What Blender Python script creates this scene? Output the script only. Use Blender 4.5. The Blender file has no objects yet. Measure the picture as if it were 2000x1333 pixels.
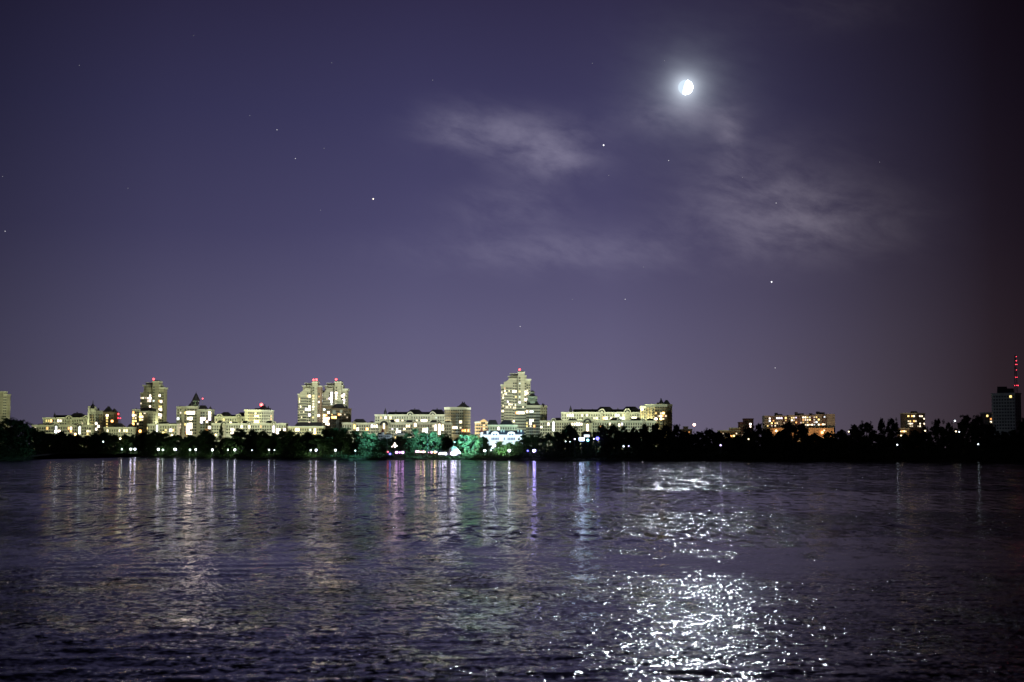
import bpy, bmesh, math, random
from mathutils import Vector, Matrix
R = math.radians
scene = bpy.context.scene
COL = scene.collection

# ------------------------------------------------------------------ camera
F = 50 / 36 * 2000.0
CAM_H = 6.0
PITCH = math.atan((876 - 666.5) / F)
cam = bpy.data.cameras.new("camera")
cam.lens = 50; cam.sensor_width = 36; cam.clip_start = 0.5; cam.clip_end = 80000
cam.dof.use_dof = True; cam.dof.focus_distance = 900; cam.dof.aperture_fstop = .95
cam_o = bpy.data.objects.new("camera", cam); COL.objects.link(cam_o)
cam_o.location = (0, 0, CAM_H); cam_o.rotation_euler = (R(90) + PITCH, 0, 0)
scene.camera = cam_o
SP, CP = math.sin(PITCH), math.cos(PITCH)

def ray(px, py):
    dx = (px - 1000) / F; dy = (666.5 - py) / F
    return Vector((dx, CP - dy * SP, SP + dy * CP))
def at(px, py, Y):
    d = ray(px, py); return Vector((0, 0, CAM_H)) + d * (Y / d.y)
def BX(px, Y): return at(px, 850, Y).x
def BZ(py, Y): return at(1000, py, Y).z
def proj(p):
    v = Vector(p) - Vector((0, 0, CAM_H))
    fw = v.y * CP + v.z * SP; up = -v.y * SP + v.z * CP
    return 1000 + F * v.x / fw, 666.5 - F * up / fw
def uv_dir(px, py):
    d = ray(px, py).normalized()
    return math.atan2(d.x, d.y) * F, math.asin(d.z) * F
def lin(r, g, b):
    f = lambda c: (c / 255 / 12.92) if c / 255 <= .04045 else ((c / 255 + .055) / 1.055) ** 2.4
    return (f(r), f(g), f(b), 1)

# ------------------------------------------------------------------ render settings
scene.view_settings.view_transform = 'Standard'; scene.view_settings.look = 'None'
scene.view_settings.exposure = 0; scene.view_settings.gamma = 1
scene.cycles.filter_width = 1.5
scene.cycles.use_denoising = True; scene.cycles.use_adaptive_sampling = False
scene.cycles.max_bounces = 5; scene.cycles.diffuse_bounces = 2; scene.cycles.glossy_bounces = 3
scene.cycles.caustics_reflective = False; scene.cycles.caustics_refractive = False
scene.cycles.sample_clamp_indirect = 6

# ------------------------------------------------------------------ moonlight and sky (world)
MOON_PX = (1339, 171)
MOON_DIR = ray(*MOON_PX).normalized()
sun = bpy.data.lights.new('moonlight', 'SUN'); sun.energy = .05; sun.angle = R(.5); sun.color = (.86, .94, 1)
sun_o = bpy.data.objects.new('moonlight', sun); COL.objects.link(sun_o); sun_o.location = (0, 0, 60)
sun_o.rotation_euler = ray(1339, 137).to_track_quat('Z', 'Y').to_euler()
world = bpy.data.worlds.new("World"); scene.world = world; world.use_nodes = True
def build_sky():
    nt = world.node_tree; N = nt.nodes; L = nt.links; N.clear()
    def math_(op, a, b=None):
        n = N.new('ShaderNodeMath'); n.operation = op
        for i, v in enumerate((a, b)):
            if v is None: continue
            if isinstance(v, (int, float)): n.inputs[i].default_value = v
            else: L.new(v, n.inputs[i])
        return n.outputs[0]
    def ramp(fac, stops, interp='EASE'):
        n = N.new('ShaderNodeValToRGB'); n.color_ramp.interpolation = interp
        e = n.color_ramp.elements
        while len(e) < len(stops): e.new(.5)
        for k, (p, c) in enumerate(stops):
            e[k].position = p; e[k].color = c if len(c) == 4 else (*c, 1)
        L.new(fac, n.inputs[0]); return n.outputs[0]
    def mix(kind, a, b, fac=1.0):
        n = N.new('ShaderNodeMixRGB'); n.blend_type = kind
        if isinstance(fac, float): n.inputs[0].default_value = fac
        else: L.new(fac, n.inputs[0])
        for i, v in ((1, a), (2, b)):
            if isinstance(v, tuple): n.inputs[i].default_value = v
            else: L.new(v, n.inputs[i])
        return n.outputs[0]
    tc = N.new('ShaderNodeTexCoord'); d = tc.outputs['Generated']
    sx = N.new('ShaderNodeSeparateXYZ'); L.new(d, sx.inputs[0])
    u = math_('MULTIPLY', math_('ARCTAN2', sx.outputs[0], sx.outputs[1]), F)     # azimuth
    v = math_('MULTIPLY', math_('ARCSINE', sx.outputs[2]), F)                    # elevation
    base = ramp(math_('DIVIDE', v, 2000.0), [
        (0.0, lin(112, 105, 131)), (.045, lin(106, 101, 130)), (.11, lin(96, 92, 124)), (.21, lin(75, 72, 108)),
        (.325, lin(60, 58, 94)), (.45, lin(46, 42, 72)), (.5, lin(36, 33, 58)), (.75, lin(20, 18, 34)), (1.0, lin(14, 12, 24))], 'LINEAR')
    un = math_('ADD', math_('DIVIDE', u, 2400.0), .5)
    g = lambda k, r=1., b=1.: (k * r, k, k * b, 1)
    side = ramp(un, [(.0, g(.3)), (.09, g(.42, 1.0, 1.0)), (.22, g(.74)), (.42, g(1.0)), (.58, g(.98, 1.02, .98)),
                     (.70, g(.70, 1.06, .93)), (.80, g(.38, 1.14, .84)), (.88, g(.135, 1.4, .78)), (.94, g(.06, 1.7, .8))], 'LINEAR')
    col = mix('MULTIPLY', base, side)
    # high thin cloud: fractal noise in sky directions, gathered in the drifts the night shows
    cb = N.new('ShaderNodeCombineXYZ')
    L.new(math_('ADD', math_('MULTIPLY', u, .0055), math_('MULTIPLY', v, -.002)), cb.inputs[0])
    L.new(math_('ADD', math_('MULTIPLY', v, .0125), math_('MULTIPLY', u, .0034)), cb.inputs[1])
    nz = N.new('ShaderNodeTexNoise'); nz.inputs['Scale'].default_value = 1.25; nz.inputs['Detail'].default_value = 9
    nz.inputs['Roughness'].default_value = .62; nz.inputs['Distortion'].default_value = .25
    L.new(cb.outputs[0], nz.inputs['Vector'])
    wisp = ramp(nz.outputs['Fac'], [(.25, (.12, .12, .12)), (.74, (1, 1, 1))])
    tot = None
    for px, py, sxx, syy, amp in ((1000, 262, 130, 42, .75), (1080, 312, 85, 40, .85), (1000, 405, 110, 40, .45), (1330, 225, 100, 42, .6),
                                  (1425, 265, 28, 60, .6), (1490, 385, 150, 90, .72), (1610, 440, 150, 60, .6), (1120, 490, 280, 40, .5),
                                  (890, 240, 80, 40, .35), (1620, 20, 160, 40, .12)):
        a, b = uv_dir(px, py)
        e1 = math_('POWER', math_('ABSOLUTE', math_('DIVIDE', math_('SUBTRACT', u, a), sxx)), 2)
        e2 = math_('POWER', math_('ABSOLUTE', math_('DIVIDE', math_('SUBTRACT', v, b), syy)), 2)
        gsn = math_('MULTIPLY', math_('EXPONENT', math_('MULTIPLY', math_('ADD', e1, e2), -1.0)), amp)
        tot = gsn if tot is None else math_('ADD', tot, gsn)
    cl = math_('MULTIPLY', tot, wisp)
    ccol = mix('MULTIPLY', (.150, .140, .168, 1), mix('MIX', (1, 1, 1, 1), side, .6))
    col = mix('ADD', col, mix('MIX', (0, 0, 0, 1), ccol, cl))
    # moonlight scattered in that thin cloud around the moon
    dp = N.new('ShaderNodeVectorMath'); dp.operation = 'DOT_PRODUCT'; L.new(d, dp.inputs[0]); dp.inputs[1].default_value = MOON_DIR
    th = math_('MULTIPLY', math_('ARCCOSINE', math_('MINIMUM', dp.outputs['Value'], 1.0)), F)
    near = math_('MULTIPLY', math_('EXPONENT', math_('MULTIPLY', th, -1 / 15.0)), 1.35)
    far = math_('MULTIPLY', math_('EXPONENT', math_('MULTIPLY', th, -1 / 48.0)), .16)
    nz2 = N.new('ShaderNodeTexNoise'); nz2.inputs['Scale'].default_value = 3.0; nz2.inputs['Detail'].default_value = 4; L.new(cb.outputs[0], nz2.inputs['Vector'])
    far = math_('MULTIPLY', far, math_('ADD', math_('MULTIPLY', nz2.outputs['Fac'], 1.2), .4))
    col = mix('ADD', col, mix('MIX', (0, 0, 0, 1), (.80, .90, 1.0, 1), math_('MINIMUM', math_('ADD', near, far), 1.0)))
    bg = N.new('ShaderNodeBackground'); L.new(col, bg.inputs[0]); bg.inputs[1].default_value = 1.0
    out = N.new('ShaderNodeOutputWorld'); L.new(bg.outputs[0], out.inputs[0])
build_sky()

# ------------------------------------------------------------------ materials
MATS = {}
def mat(name, color, rough=.8, var=0.0, scale=.3, emis=None, strength=0, metallic=0, joints=None):
    if name in MATS: return MATS[name]
    m = bpy.data.materials.new(name); m.use_nodes = True
    nt = m.node_tree; b = nt.nodes['Principled BSDF']
    b.inputs['Base Color'].default_value = (*color, 1); b.inputs['Roughness'].default_value = rough; b.inputs['Metallic'].default_value = metallic
    if var:
        tc = nt.nodes.new('ShaderNodeTexCoord'); nz = nt.nodes.new('ShaderNodeTexNoise')
        nz.inputs['Scale'].default_value = scale; nz.inputs['Detail'].default_value = 5
        nt.links.new(tc.outputs['Object'], nz.inputs['Vector'])
        rp = nt.nodes.new('ShaderNodeValToRGB')
        rp.color_ramp.elements[0].position = .3; rp.color_ramp.elements[1].position = .7
        rp.color_ramp.elements[0].color = (*[c * (1 - var) for c in color], 1)
        rp.color_ramp.elements[1].color = (*[min(1, c * (1 + var)) for c in color], 1)
        nt.links.new(nz.outputs['Fac'], rp.inputs[0]); last = rp.outputs[0]
        if joints:                                            # seams between the storey-high wall panels
            sx = nt.nodes.new('ShaderNodeSeparateXYZ'); nt.links.new(tc.outputs['Object'], sx.inputs[0])
            md = nt.nodes.new('ShaderNodeMath'); md.operation = 'PINGPONG'; md.inputs[1].default_value = joints / 2
            nt.links.new(sx.outputs[2], md.inputs[0])
            gt = nt.nodes.new('ShaderNodeMath'); gt.operation = 'LESS_THAN'; gt.inputs[1].default_value = .22
            nt.links.new(md.outputs[0], gt.inputs[0])
            mx = nt.nodes.new('ShaderNodeMixRGB'); mx.blend_type = 'MULTIPLY'; mx.inputs[2].default_value = (.74, .72, .7, 1)
            nt.links.new(gt.outputs[0], mx.inputs[0]); nt.links.new(last, mx.inputs[1]); last = mx.outputs[0]
        nt.links.new(last, b.inputs['Base Color'])
    if emis:
        b.inputs['Emission Color'].default_value = (*emis, 1); b.inputs['Emission Strength'].default_value = strength
    MATS[name] = m; return m
CREAM = mat('cream_render', (.56, .56, .48), .85, .14, .22, joints=2.9)
SAND = mat('sand_render', (.46, .44, .36), .85, .14, .22, joints=2.9)
BROWN = mat('brown_brick', (.36, .28, .18), .9, .2, .5, joints=2.9)
UMBER = mat('umber_brick', (.22, .17, .12), .9, .2, .5, joints=2.9)
GREY = mat('grey_panel', (.30, .28, .26), .85, .15, .3, joints=2.9)
PEACH = mat('peach_render', (.58, .36, .19), .85, .1, .3)
WHITE = mat('white_render', (.74, .75, .74), .8, .08, .3)
TRIM = mat('pale_trim', (.60, .60, .52), .8, .08, .4)
BALC = mat('balcony_glazing', (.38, .41, .42), .35, .12, .6)
ROOF = mat('dark_slate_roof', (.028, .026, .04), .7, .25, .5)
BLUEROOF = mat('blue_slate_roof', (.05, .07, .12), .6, .2, .5)
REDROOF = mat('red_tile_roof', (.20, .06, .05), .8, .2, .5)
MAROON = mat('dark_red_panel', (.22, .11, .11), .9, .15, .4, joints=2.9)
GLASS = mat('dark_pane', (.03, .032, .038), .25)
FRAME = mat('window_frame', (.42, .41, .36), .6)
STEEL = mat('lamp_steel', (.09, .09, .10), .5, .1, 2)
CANVAS = mat('white_canvas', (.82, .83, .86), .8, .05, .4)
LITC = {'w': (1, .82, .56), 'p': (1, .80, .68), 'y': (1, .70, .22), 'o': (1, .42, .12), 'c': (.82, .92, 1), 'v': (.82, .72, 1)}
def lit(code, lev):
    st = {1: .9, 2: 1.6, 3: 3.2, 4: 7, 5: 13}[lev]
    m = mat('lit_pane_%s%d' % (code, lev), (.3, .3, .3), .5, emis=LITC[code], strength=st); m.cycles.emission_sampling = 'NONE'; return m
def lamp_mat(nm, c, st): return mat('lamp_' + nm, (.5, .5, .5), .5, emis=c, strength=st * .28)
VIOLET = lamp_mat('violet', (.76, .66, 1), 33)
BLUE = lamp_mat('blue', (.16, .14, 1), 15)
COOL = lamp_mat('cool', (.82, .92, 1), 30)
PINK = lamp_mat('pink', (1, .40, .64), 13)
MAGENTA = lamp_mat('magenta', (.85, .40, 1), 15)
WARM = lamp_mat('warm', (1, .66, .33), 45)
ORANGE = lamp_mat('orange', (1, .42, .16), 60)
YELLOW = lamp_mat('yellow', (1, .85, .45), 50)
REDL = lamp_mat('red', (1, .05, .06), 22)
REDS = lamp_mat('red_small', (1, .05, .09), 14)
DIMY0 = lamp_mat('dim_yellow', (1, .8, .5), 12)
FLOOD = lamp_mat('flood', (.50, .66, 1), 62)

# ------------------------------------------------------------------ mesh helpers
class MB:
    def __init__(s): s.v = []; s.f = []; s.m = []
    def add(s, vs, fs, m=0):
        o = len(s.v); s.v += [tuple(v) for v in vs]
        for f in fs: s.f.append([i + o for i in f]); s.m.append(m)
    def prism(s, poly, z0, z1, m=0, top=None):
        n = len(poly); t = top or poly
        vs = [(x, y, z0) for x, y in poly] + [(x, y, z1) for x, y in t]
        fs = [list(range(n))[::-1], list(range(n, 2 * n))] + [[i, (i + 1) % n, n + (i + 1) % n, n + i] for i in range(n)]
        s.add(vs, fs, m)
    def box(s, x0, x1, y0, y1, z0, z1, m=0): s.prism([(x0, y0), (x1, y0), (x1, y1), (x0, y1)], z0, z1, m)
    def slab(s, pts, y0, y1, m=0):          # outline in x,z with a thickness in y
        n = len(pts)
        vs = [(x, y0, z) for x, z in pts] + [(x, y1, z) for x, z in pts]
        fs = [list(range(n)), list(range(n, 2 * n))[::-1]] + [[(i + 1) % n, i, n + i, n + (i + 1) % n] for i in range(n)]
        s.add(vs, fs, m)
    def lathe(s, c, prof, n=14, m=0):
        vs = []; fs = []
        for r, z in prof:
            for k in range(n):
                a = 2 * math.pi * k / n; vs.append((c[0] + r * math.cos(a), c[1] + r * math.sin(a), z))
        for j in range(len(prof) - 1):
            for k in range(n): fs.append([j * n + k, j * n + (k + 1) % n, (j + 1) * n + (k + 1) % n, (j + 1) * n + k])
        fs.append(list(range(n))[::-1]); fs.append([(len(prof) - 1) * n + k for k in range(n)])
        s.add(vs, fs, m)
    def tube(s, a, b, r0, r1, n=6, m=0):
        a, b = Vector(a), Vector(b); d = (b - a).normalized()
        q = d.orthogonal().normalized(); w = d.cross(q)
        vs = [a + (q * math.cos(2 * math.pi * k / n) + w * math.sin(2 * math.pi * k / n)) * r0 for k in range(n)]
        vs += [b + (q * math.cos(2 * math.pi * k / n) + w * math.sin(2 * math.pi * k / n)) * r1 for k in range(n)]
        s.add(vs, [[k, (k + 1) % n, n + (k + 1) % n, n + k] for k in range(n)] + [list(range(n))[::-1], list(range(n, 2 * n))], m)
    def ball(s, c, r, m=0, n=8, sq=1.0):
        s.lathe(c, [(r * max(.02, math.sin(math.pi * j / 6)), c[2] - r * sq * math.cos(math.pi * j / 6)) for j in range(7)], n, m)
    def mesh(s, name, mats, origin=(0, 0, 0), smooth=False):
        me = bpy.data.meshes.new(name)
        me.from_pydata([(x - origin[0], y - origin[1], z - origin[2]) for x, y, z in s.v], [], s.f)
        for mm in mats: me.materials.append(mm)
        me.polygons.foreach_set('material_index', s.m)
        if smooth: me.polygons.foreach_set('use_smooth', [True] * len(s.f))
        me.update(); return me
def link(name, me, parent=None, loc=(0, 0, 0), rz=0):
    o = bpy.data.objects.new(name, me); COL.objects.link(o); o.location = loc; o.rotation_euler.z = rz
    if parent: o.parent = parent
    return o
def tag(o, label=None, cat=None, group=None, kind=None):
    for k, v in (('label', label), ('category', cat), ('group', group), ('kind', kind)):
        if v: o[k] = v
    return o
class Thing:
    def __init__(s, name, label, cat, loc, group=None):
        s.o = bpy.data.objects.new(name, None); COL.objects.link(s.o); s.loc = Vector(loc); s.o.location = loc
        s.o.empty_display_size = .5; tag(s.o, label, cat, group); s.cand = []; s.lits = []
    def part(s, name, mb, mats, parent=None, smooth=False):
        if not mb.f: return None
        return link(name, mb.mesh(name, mats if isinstance(mats, (list, tuple)) else [mats], s.loc, smooth), parent or s.o)
    def place(s, name, me, pos, rz=0): return link(name, me, s.o, Vector(pos) - s.loc, rz)

# ------------------------------------------------------------------ setting: water, far bank
SHORE = [(-400, 899.5), (0, 899), (52, 898.3), (72, 894.5), (92, 891.6), (240, 892.6), (320, 894.6), (480, 897), (700, 898.5), (1000, 899.5),
         (1400, 901), (2000, 902), (2400, 902)]
def ground_hit(px, py): d = ray(px, py); t = -CAM_H / d.z; return Vector((d.x * t, d.y * t, 0))
SH = [ground_hit(*p) for p in SHORE]
def shoreY(px):
    for a, b in zip(SHORE, SHORE[1:]):
        if a[0] <= px <= b[0]:
            t = (px - a[0]) / (b[0] - a[0]); return ground_hit(px, a[1] + (b[1] - a[1]) * t).y
    return SH[0].y if px < 0 else SH[-1].y
def build_land():
    rng = random.Random(2); line = []
    line.append((-9000, SH[0].y))
    for px in range(-390, 2400, 6):
        Y = shoreY(px); line.append((ground_hit(px, 900).x / ground_hit(px, 900).y * Y, Y + rng.uniform(-1.2, 1.2)))
    line.append((9000, SH[-1].y))
    vs = []; fs = []; offs = ((-1, -.6), (1.2, .35), (7, 1.3), (30, 2.0), (400, 2.0))
    for x, y in line:
        for dy, z in offs: vs.append((x, y + dy, z + (rng.uniform(-.15, .2) if 0 < dy < 10 else 0)))
        vs.append((x * 20, 33000, 2.0))
    k = len(offs) + 1
    for i in range(len(line) - 1):
        for j in range(k - 1): fs.append([i * k + j, (i + 1) * k + j, (i + 1) * k + j + 1, i * k + j + 1])
    mb = MB(); mb.add(vs, fs)
    tag(link('far_bank', mb.mesh('far_bank', [mat('bank_grass', (.035, .04, .022), .95, .4, .15)])), 'dark low grassy river bank behind the water', None, None, 'structure')
build_land()
def water_material():
    m = bpy.data.materials.new('river_water'); m.use_nodes = True
    nt = m.node_tree; N = nt.nodes; L = nt.links; b = N['Principled BSDF']
    b.inputs['Base Color'].default_value = (.006, .007, .011, 1); b.inputs['IOR'].default_value = 1.333
    geo = N.new('ShaderNodeNewGeometry')
    def vmath(op, a, c):
        n = N.new('ShaderNodeVectorMath'); n.operation = op
        for i, v in enumerate((a, c)):
            if isinstance(v, (tuple, Vector)): n.inputs[i].default_value = v
            elif isinstance(v, (int, float)): n.inputs['Scale' if op == 'SCALE' else i].default_value = v
            elif op == 'SCALE' and i == 1: L.new(v, n.inputs['Scale'])
            else: L.new(v, n.inputs[i])
        return n.outputs[0]
    def noise(scl, detail, rot=0.0, rough=.5, dist=0.0):
        mp = N.new('ShaderNodeMapping'); mp.inputs['Scale'].default_value = (*scl, 1); mp.inputs['Rotation'].default_value = (0, 0, rot)
        L.new(geo.outputs['Position'], mp.inputs[0])
        n = N.new('ShaderNodeTexNoise'); n.noise_dimensions = '2D'; n.inputs['Scale'].default_value = 1; n.inputs['Detail'].default_value = detail
        n.inputs['Roughness'].default_value = rough; n.inputs['Distortion'].default_value = dist
        L.new(mp.outputs[0], n.inputs['Vector']); return n
    def mth(op, a, c=None, cc=None):
        n = N.new('ShaderNodeMath'); n.operation = op
        for i, v in enumerate((a, c, cc)):
            if v is None: continue
            if isinstance(v, (int, float)): n.inputs[i].default_value = v
            else: L.new(v, n.inputs[i])
        return n.outputs[0]
    def slope(n, sx, sy): return vmath('MULTIPLY', vmath('SUBTRACT', n.outputs['Color'], (.5, .5, .5)), (sx, sy, 0))
    swell = slope(noise((.05, .17), 2, .06), .03, .06)
    chop = slope(noise((.7, 1.6), 3, -.12, .6, .6), .18, .26)
    rip = slope(noise((3.8, 6.4), 1, .2, .6, .4), .66, .42)
    # wind lanes across the river: ruffled lanes with calmer lanes between, and small gusts inside them
    sp = N.new('ShaderNodeSeparateXYZ'); L.new(geo.outputs['Position'], sp.inputs[0])
    warp = noise((.012, .03), 3, .1)
    y = mth('ADD', mth('LOGARITHM', mth('MAXIMUM', sp.outputs[1], 10.0), 10.0), mth('MULTIPLY', mth('SUBTRACT', warp.outputs['Fac'], .5), .13))
    rp = N.new('ShaderNodeValToRGB'); e = rp.color_ramp.elements
    # log10 of the distance mapped 1.5..3
    stops = [(1.56, .92), (1.83, .74), (1.87, .32), (1.98, .27), (2.01, .70), (2.12, .68), (2.15, .2), (2.29, .18), (2.315, .55), (2.36, .52), (2.39, .16), (2.44, .42), (2.5, .42), (2.54, .16), (2.585, .42), (2.63, .2), (3.0, .16)]
    while len(e) < len(stops): e.new(.5)
    for k, (p, c) in enumerate(stops): e[k].position = (p - 1.5) / 1.5; e[k].color = (c, c, c, 1)
    L.new(mth('DIVIDE', mth('SUBTRACT', y, 1.5), 1.5), rp.inputs[0])
    mr = N.new('ShaderNodeMapRange'); mr.interpolation_type = 'SMOOTHSTEP'; L.new(sp.outputs[0], mr.inputs[0])   # no calm lanes off the left shore
    for k, v in ((1, -14.0), (2, 0.0), (3, .34), (4, .0)): mr.inputs[k].default_value = v
    lane = mth('MAXIMUM', rp.outputs[0], mr.outputs[0])
    patch = noise((.03, .09), 3, -.2); gusts = [noise((1.1, 1.4), 2, .3), noise((.55, .30), 2, -.1), noise((.22, .09), 2, .06), noise((.06, .035), 2, .0)]
    amp = mth('MULTIPLY', mth('MULTIPLY', lane, 2.0), mth('ADD', mth('MULTIPLY', patch.outputs['Fac'], 1.0), .5))
    g2 = None
    for gn in gusts:
        k = mth('ADD', mth('MULTIPLY', mth('POWER', gn.outputs['Fac'], 4.5), 15.0), .28); g2 = k if g2 is None else mth('MULTIPLY', g2, k)
    g2 = mth('ADD', mth('MULTIPLY', g2, .6), .42)
    # wave groups that only show from farther off
    def far_mask(a, c):
        m = N.new('ShaderNodeMapRange'); m.interpolation_type = 'SMOOTHSTEP'; L.new(sp.outputs[1], m.inputs[0]); m.inputs[1].default_value = a; m.inputs[2].default_value = c; return m.outputs[0]
    mid = vmath('SCALE', slope(noise((.95, .27), 2, -.10, .6, .5), .40, .62), far_mask(75, 100))
    farw = vmath('SCALE', slope(noise((.28, .065), 2, .04, .6, .5), .24, .64), far_mask(160, 200))
    groups = vmath('SCALE', vmath('ADD', mid, farw), mth('MINIMUM', mth('MULTIPLY', lane, 1.6), 1.2))
    # waves running towards the near shore show their steeper faces: a mean lean that dies away with distance
    lean = N.new('ShaderNodeCombineXYZ'); L.new(mth('DIVIDE', -1.1, mth('MAXIMUM', sp.outputs[1], 30.0)), lean.inputs[1])
    tot = vmath('ADD', swell, vmath('SCALE', vmath('ADD', chop, rip), mth('MULTIPLY', amp, g2)))
    tot = vmath('ADD', vmath('ADD', tot, groups), lean.outputs[0])
    ad = vmath('ADD', tot, geo.outputs['Normal'])
    nn = N.new('ShaderNodeVectorMath'); nn.operation = 'NORMALIZE'; L.new(ad, nn.inputs[0])
    L.new(nn.outputs[0], b.inputs['Normal'])
    b.inputs['Roughness'].default_value = .07
    return m
def build_water():
    """one sheet: real low waves near the viewer, running out flat to the far bank and the horizon"""
    import numpy as np
    ys = [22.0]
    while ys[-1] < 420: ys.append(ys[-1] + max(.07, ys[-1] ** 2 / (6 * 1422) * .8))
    ys = np.array(ys); dy = np.gradient(ys); nc = 520; cs = np.linspace(-.44, .44, nc)
    Y = np.repeat(ys[:, None], nc, 1); X = Y * cs[None, :]; Z = np.zeros_like(X); rng = np.random.RandomState(3)
    env = np.ones_like(X)
    for k in range(6):
        a = rng.uniform(-.5, .5); lam = rng.uniform(16, 45); env += .32 * np.sin(2 * np.pi * (X * math.sin(a) * .5 + Y * math.cos(a)) / lam + rng.uniform(0, 6.28) + 1.3 * np.sin(X / rng.uniform(9, 20)))
    env = np.clip(env, .15, 2.2)
    N_ = 60
    for k in range(N_):
        lam = math.exp(rng.uniform(math.log(.7), math.log(3.0))); a = rng.normal(-.15, .5); sl = .034 * math.sqrt(2 / N_) * (1.0 if lam < 4 else .75)
        w = np.clip((lam / dy - 3) / 4, 0, 1)[:, None]
        ph = 2 * np.pi * (X * math.sin(a) + Y * math.cos(a)) / lam + rng.uniform(0, 6.28) + .8 * np.sin(X / (lam * 2.2) + k) * 1.0
        Z += w * env * sl * lam / (2 * np.pi) * np.sin(ph)
    edge = np.clip((.44 - np.abs(cs)) / .03, 0, 1)[None, :] * np.clip((420 - Y) / 60, 0, 1) * np.clip((Y - 22) / 1.5, 0, 1)
    Z *= edge; nr = len(ys)
    vs = np.stack([X, Y, Z], -1).reshape(-1, 3); ii = np.arange(nr * nc).reshape(nr, nc)
    q = np.stack([ii[:-1, :-1], ii[:-1, 1:], ii[1:, 1:], ii[1:, :-1]], -1).reshape(-1, 4)
    loop = list(ii[0, :]) + list(ii[1:, -1]) + list(ii[-1, ::-1][1:]) + list(ii[::-1, 0][1:-1])
    outer = []
    for v in loop:
        x, y, z = vs[v]; c = x / y
        if v in (ii[0, 0], ii[0, -1]): outer.append((math.copysign(30000, x), -300, 0))
        elif v in (ii[-1, 0], ii[-1, -1]): outer.append((math.copysign(30000, x), 33000, 0))
        elif y < 22.001: outer.append((c / .44 * 30000, -300, 0))
        elif y >= ys[-1] - .001: outer.append((c / .44 * 30000, 33000, 0))
        else: outer.append((math.copysign(30000, x), -300 + 33300 * (y - 22) / (ys[-1] - 22), 0))
    base = len(vs); n = len(loop); allv = np.concatenate([vs, np.array(outer)])
    q2 = np.array([[loop[i], base + i, base + (i + 1) % n, loop[(i + 1) % n]] for i in range(n)]); q = np.concatenate([q, q2])
    me = bpy.data.meshes.new('river_water'); me.vertices.add(len(allv)); me.vertices.foreach_set('co', allv.ravel().astype('f'))
    me.loops.add(len(q) * 4); me.loops.foreach_set('vertex_index', q.ravel().astype('i')); me.polygons.add(len(q)); me.polygons.foreach_set('loop_start', np.arange(0, len(q) * 4, 4).astype('i'))
    me.update(calc_edges=True); me.validate(); me.polygons.foreach_set('use_smooth', [True] * len(me.polygons)); me.materials.append(water_material()); me.update()
    tag(link('river_water', me), 'dark rippled river with moonlit glitter', None, None, 'structure')
build_water()

# ------------------------------------------------------------------ moon and stars
def build_moon():
    D = 28000.0; c = MOON_DIR * D + Vector((0, 0, CAM_H)); r = 14.0 / F * D
    fw = MOON_DIR; right = fw.cross(Vector((0, 0, 1))).normalized(); up = right.cross(fw)
    s = (right * .93 - up * .28 - fw * .18).normalized()
    mb = MB(); n = 40; rings = 20; a = s.orthogonal().normalized(); w = s.cross(a); vs = []
    for j in range(rings + 1):
        t = math.pi * j / rings
        for k in range(n):
            p = 2 * math.pi * k / n
            vs.append(c + (s * math.cos(t) + (a * math.cos(p) + w * math.sin(p)) * max(.001, math.sin(t))) * r)
    for j in range(rings):
        fs = [[j * n + k, j * n + (k + 1) % n, (j + 1) * n + (k + 1) % n, (j + 1) * n + k] for k in range(n)]
        mb.m += [0 if j < rings // 2 else 1] * n; mb.f += fs
    mb.v = [tuple(v) for v in vs]
    sun = mat('moon_sunlit', (.1, .1, .1), 1, emis=(.86, .94, 1), strength=14); sun.cycles.emission_sampling = 'NONE'
    ear = mat('moon_earthlit', (.1, .1, .1), 1, emis=(.62, .74, .86), strength=1.15); ear.cycles.emission_sampling = 'NONE'
    o = link('moon', mb.mesh('moon', [sun, ear], c, True), None, c)
    tag(o, 'brilliant white gibbous moon glowing through thin cloud', 'moon')
build_moon()
STARS = [(729, 389, 3, (1, .86, .72), 'bright warm star, largest in the left half of the sky'), (1179, 284, 3, (.95, .95, 1), 'bright white star below and left of the moon'),
         (1507, 551, 3, (1, .97, .85), 'bright star low in the sky right of the moon'),
         (577, 310, 2, 0, 0), (541, 254, 2, 0, 0), (648, 123, 1, 0, 0), (378, 70, 1, 0, 0), (488, 226, 1, 0, 0), (155, 128, 1, 0, 0), (10, 452, 2, 0, 0),
         (5, 345, 1, 0, 0), (1189, 343, 1, 0, 0), (1306, 314, 2, 0, 0), (1298, 119, 1, 0, 0), (1157, 124, 1, 0, 0), (1516, 397, 2, 0, 0), (1718, 317, 1, 0, 0),
         (1221, 585, 2, 0, 0), (1118, 585, 1, 0, 0), (1016, 638, 2, 0, 0), (1514, 719, 2, 0, 0), (626, 411, 1, 0, 0), (845, 157, 1, 0, 0), (1257, 522, 1, 0, 0),
         (633, 290, 1, 0, 0), (250, 368, 1, 0, 0), (1450, 347, 1, 0, 0)]
for px, py, b, c, lab in STARS:
    D = 26000.0; p = ray(px, py).normalized() * D + Vector((0, 0, CAM_H)); mb = MB()
    mb.ball((0, 0, 0), {1: .55, 2: .8, 3: 1.35}[b] / F * D, 0, 8)
    m = mat('star_%d_%s' % (b, 'warm' if c and c[2] < .8 else 'white'), (0, 0, 0), 1, emis=c or (.95, .93, 1), strength={1: .38, 2: .85, 3: 2.2}[b]); m.cycles.emission_sampling = 'NONE'
    tag(link('star', mb.mesh('star', [m]), None, p), lab or 'faint tiny white star in the dark sky', 'star', 'stars in the night sky')

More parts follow.
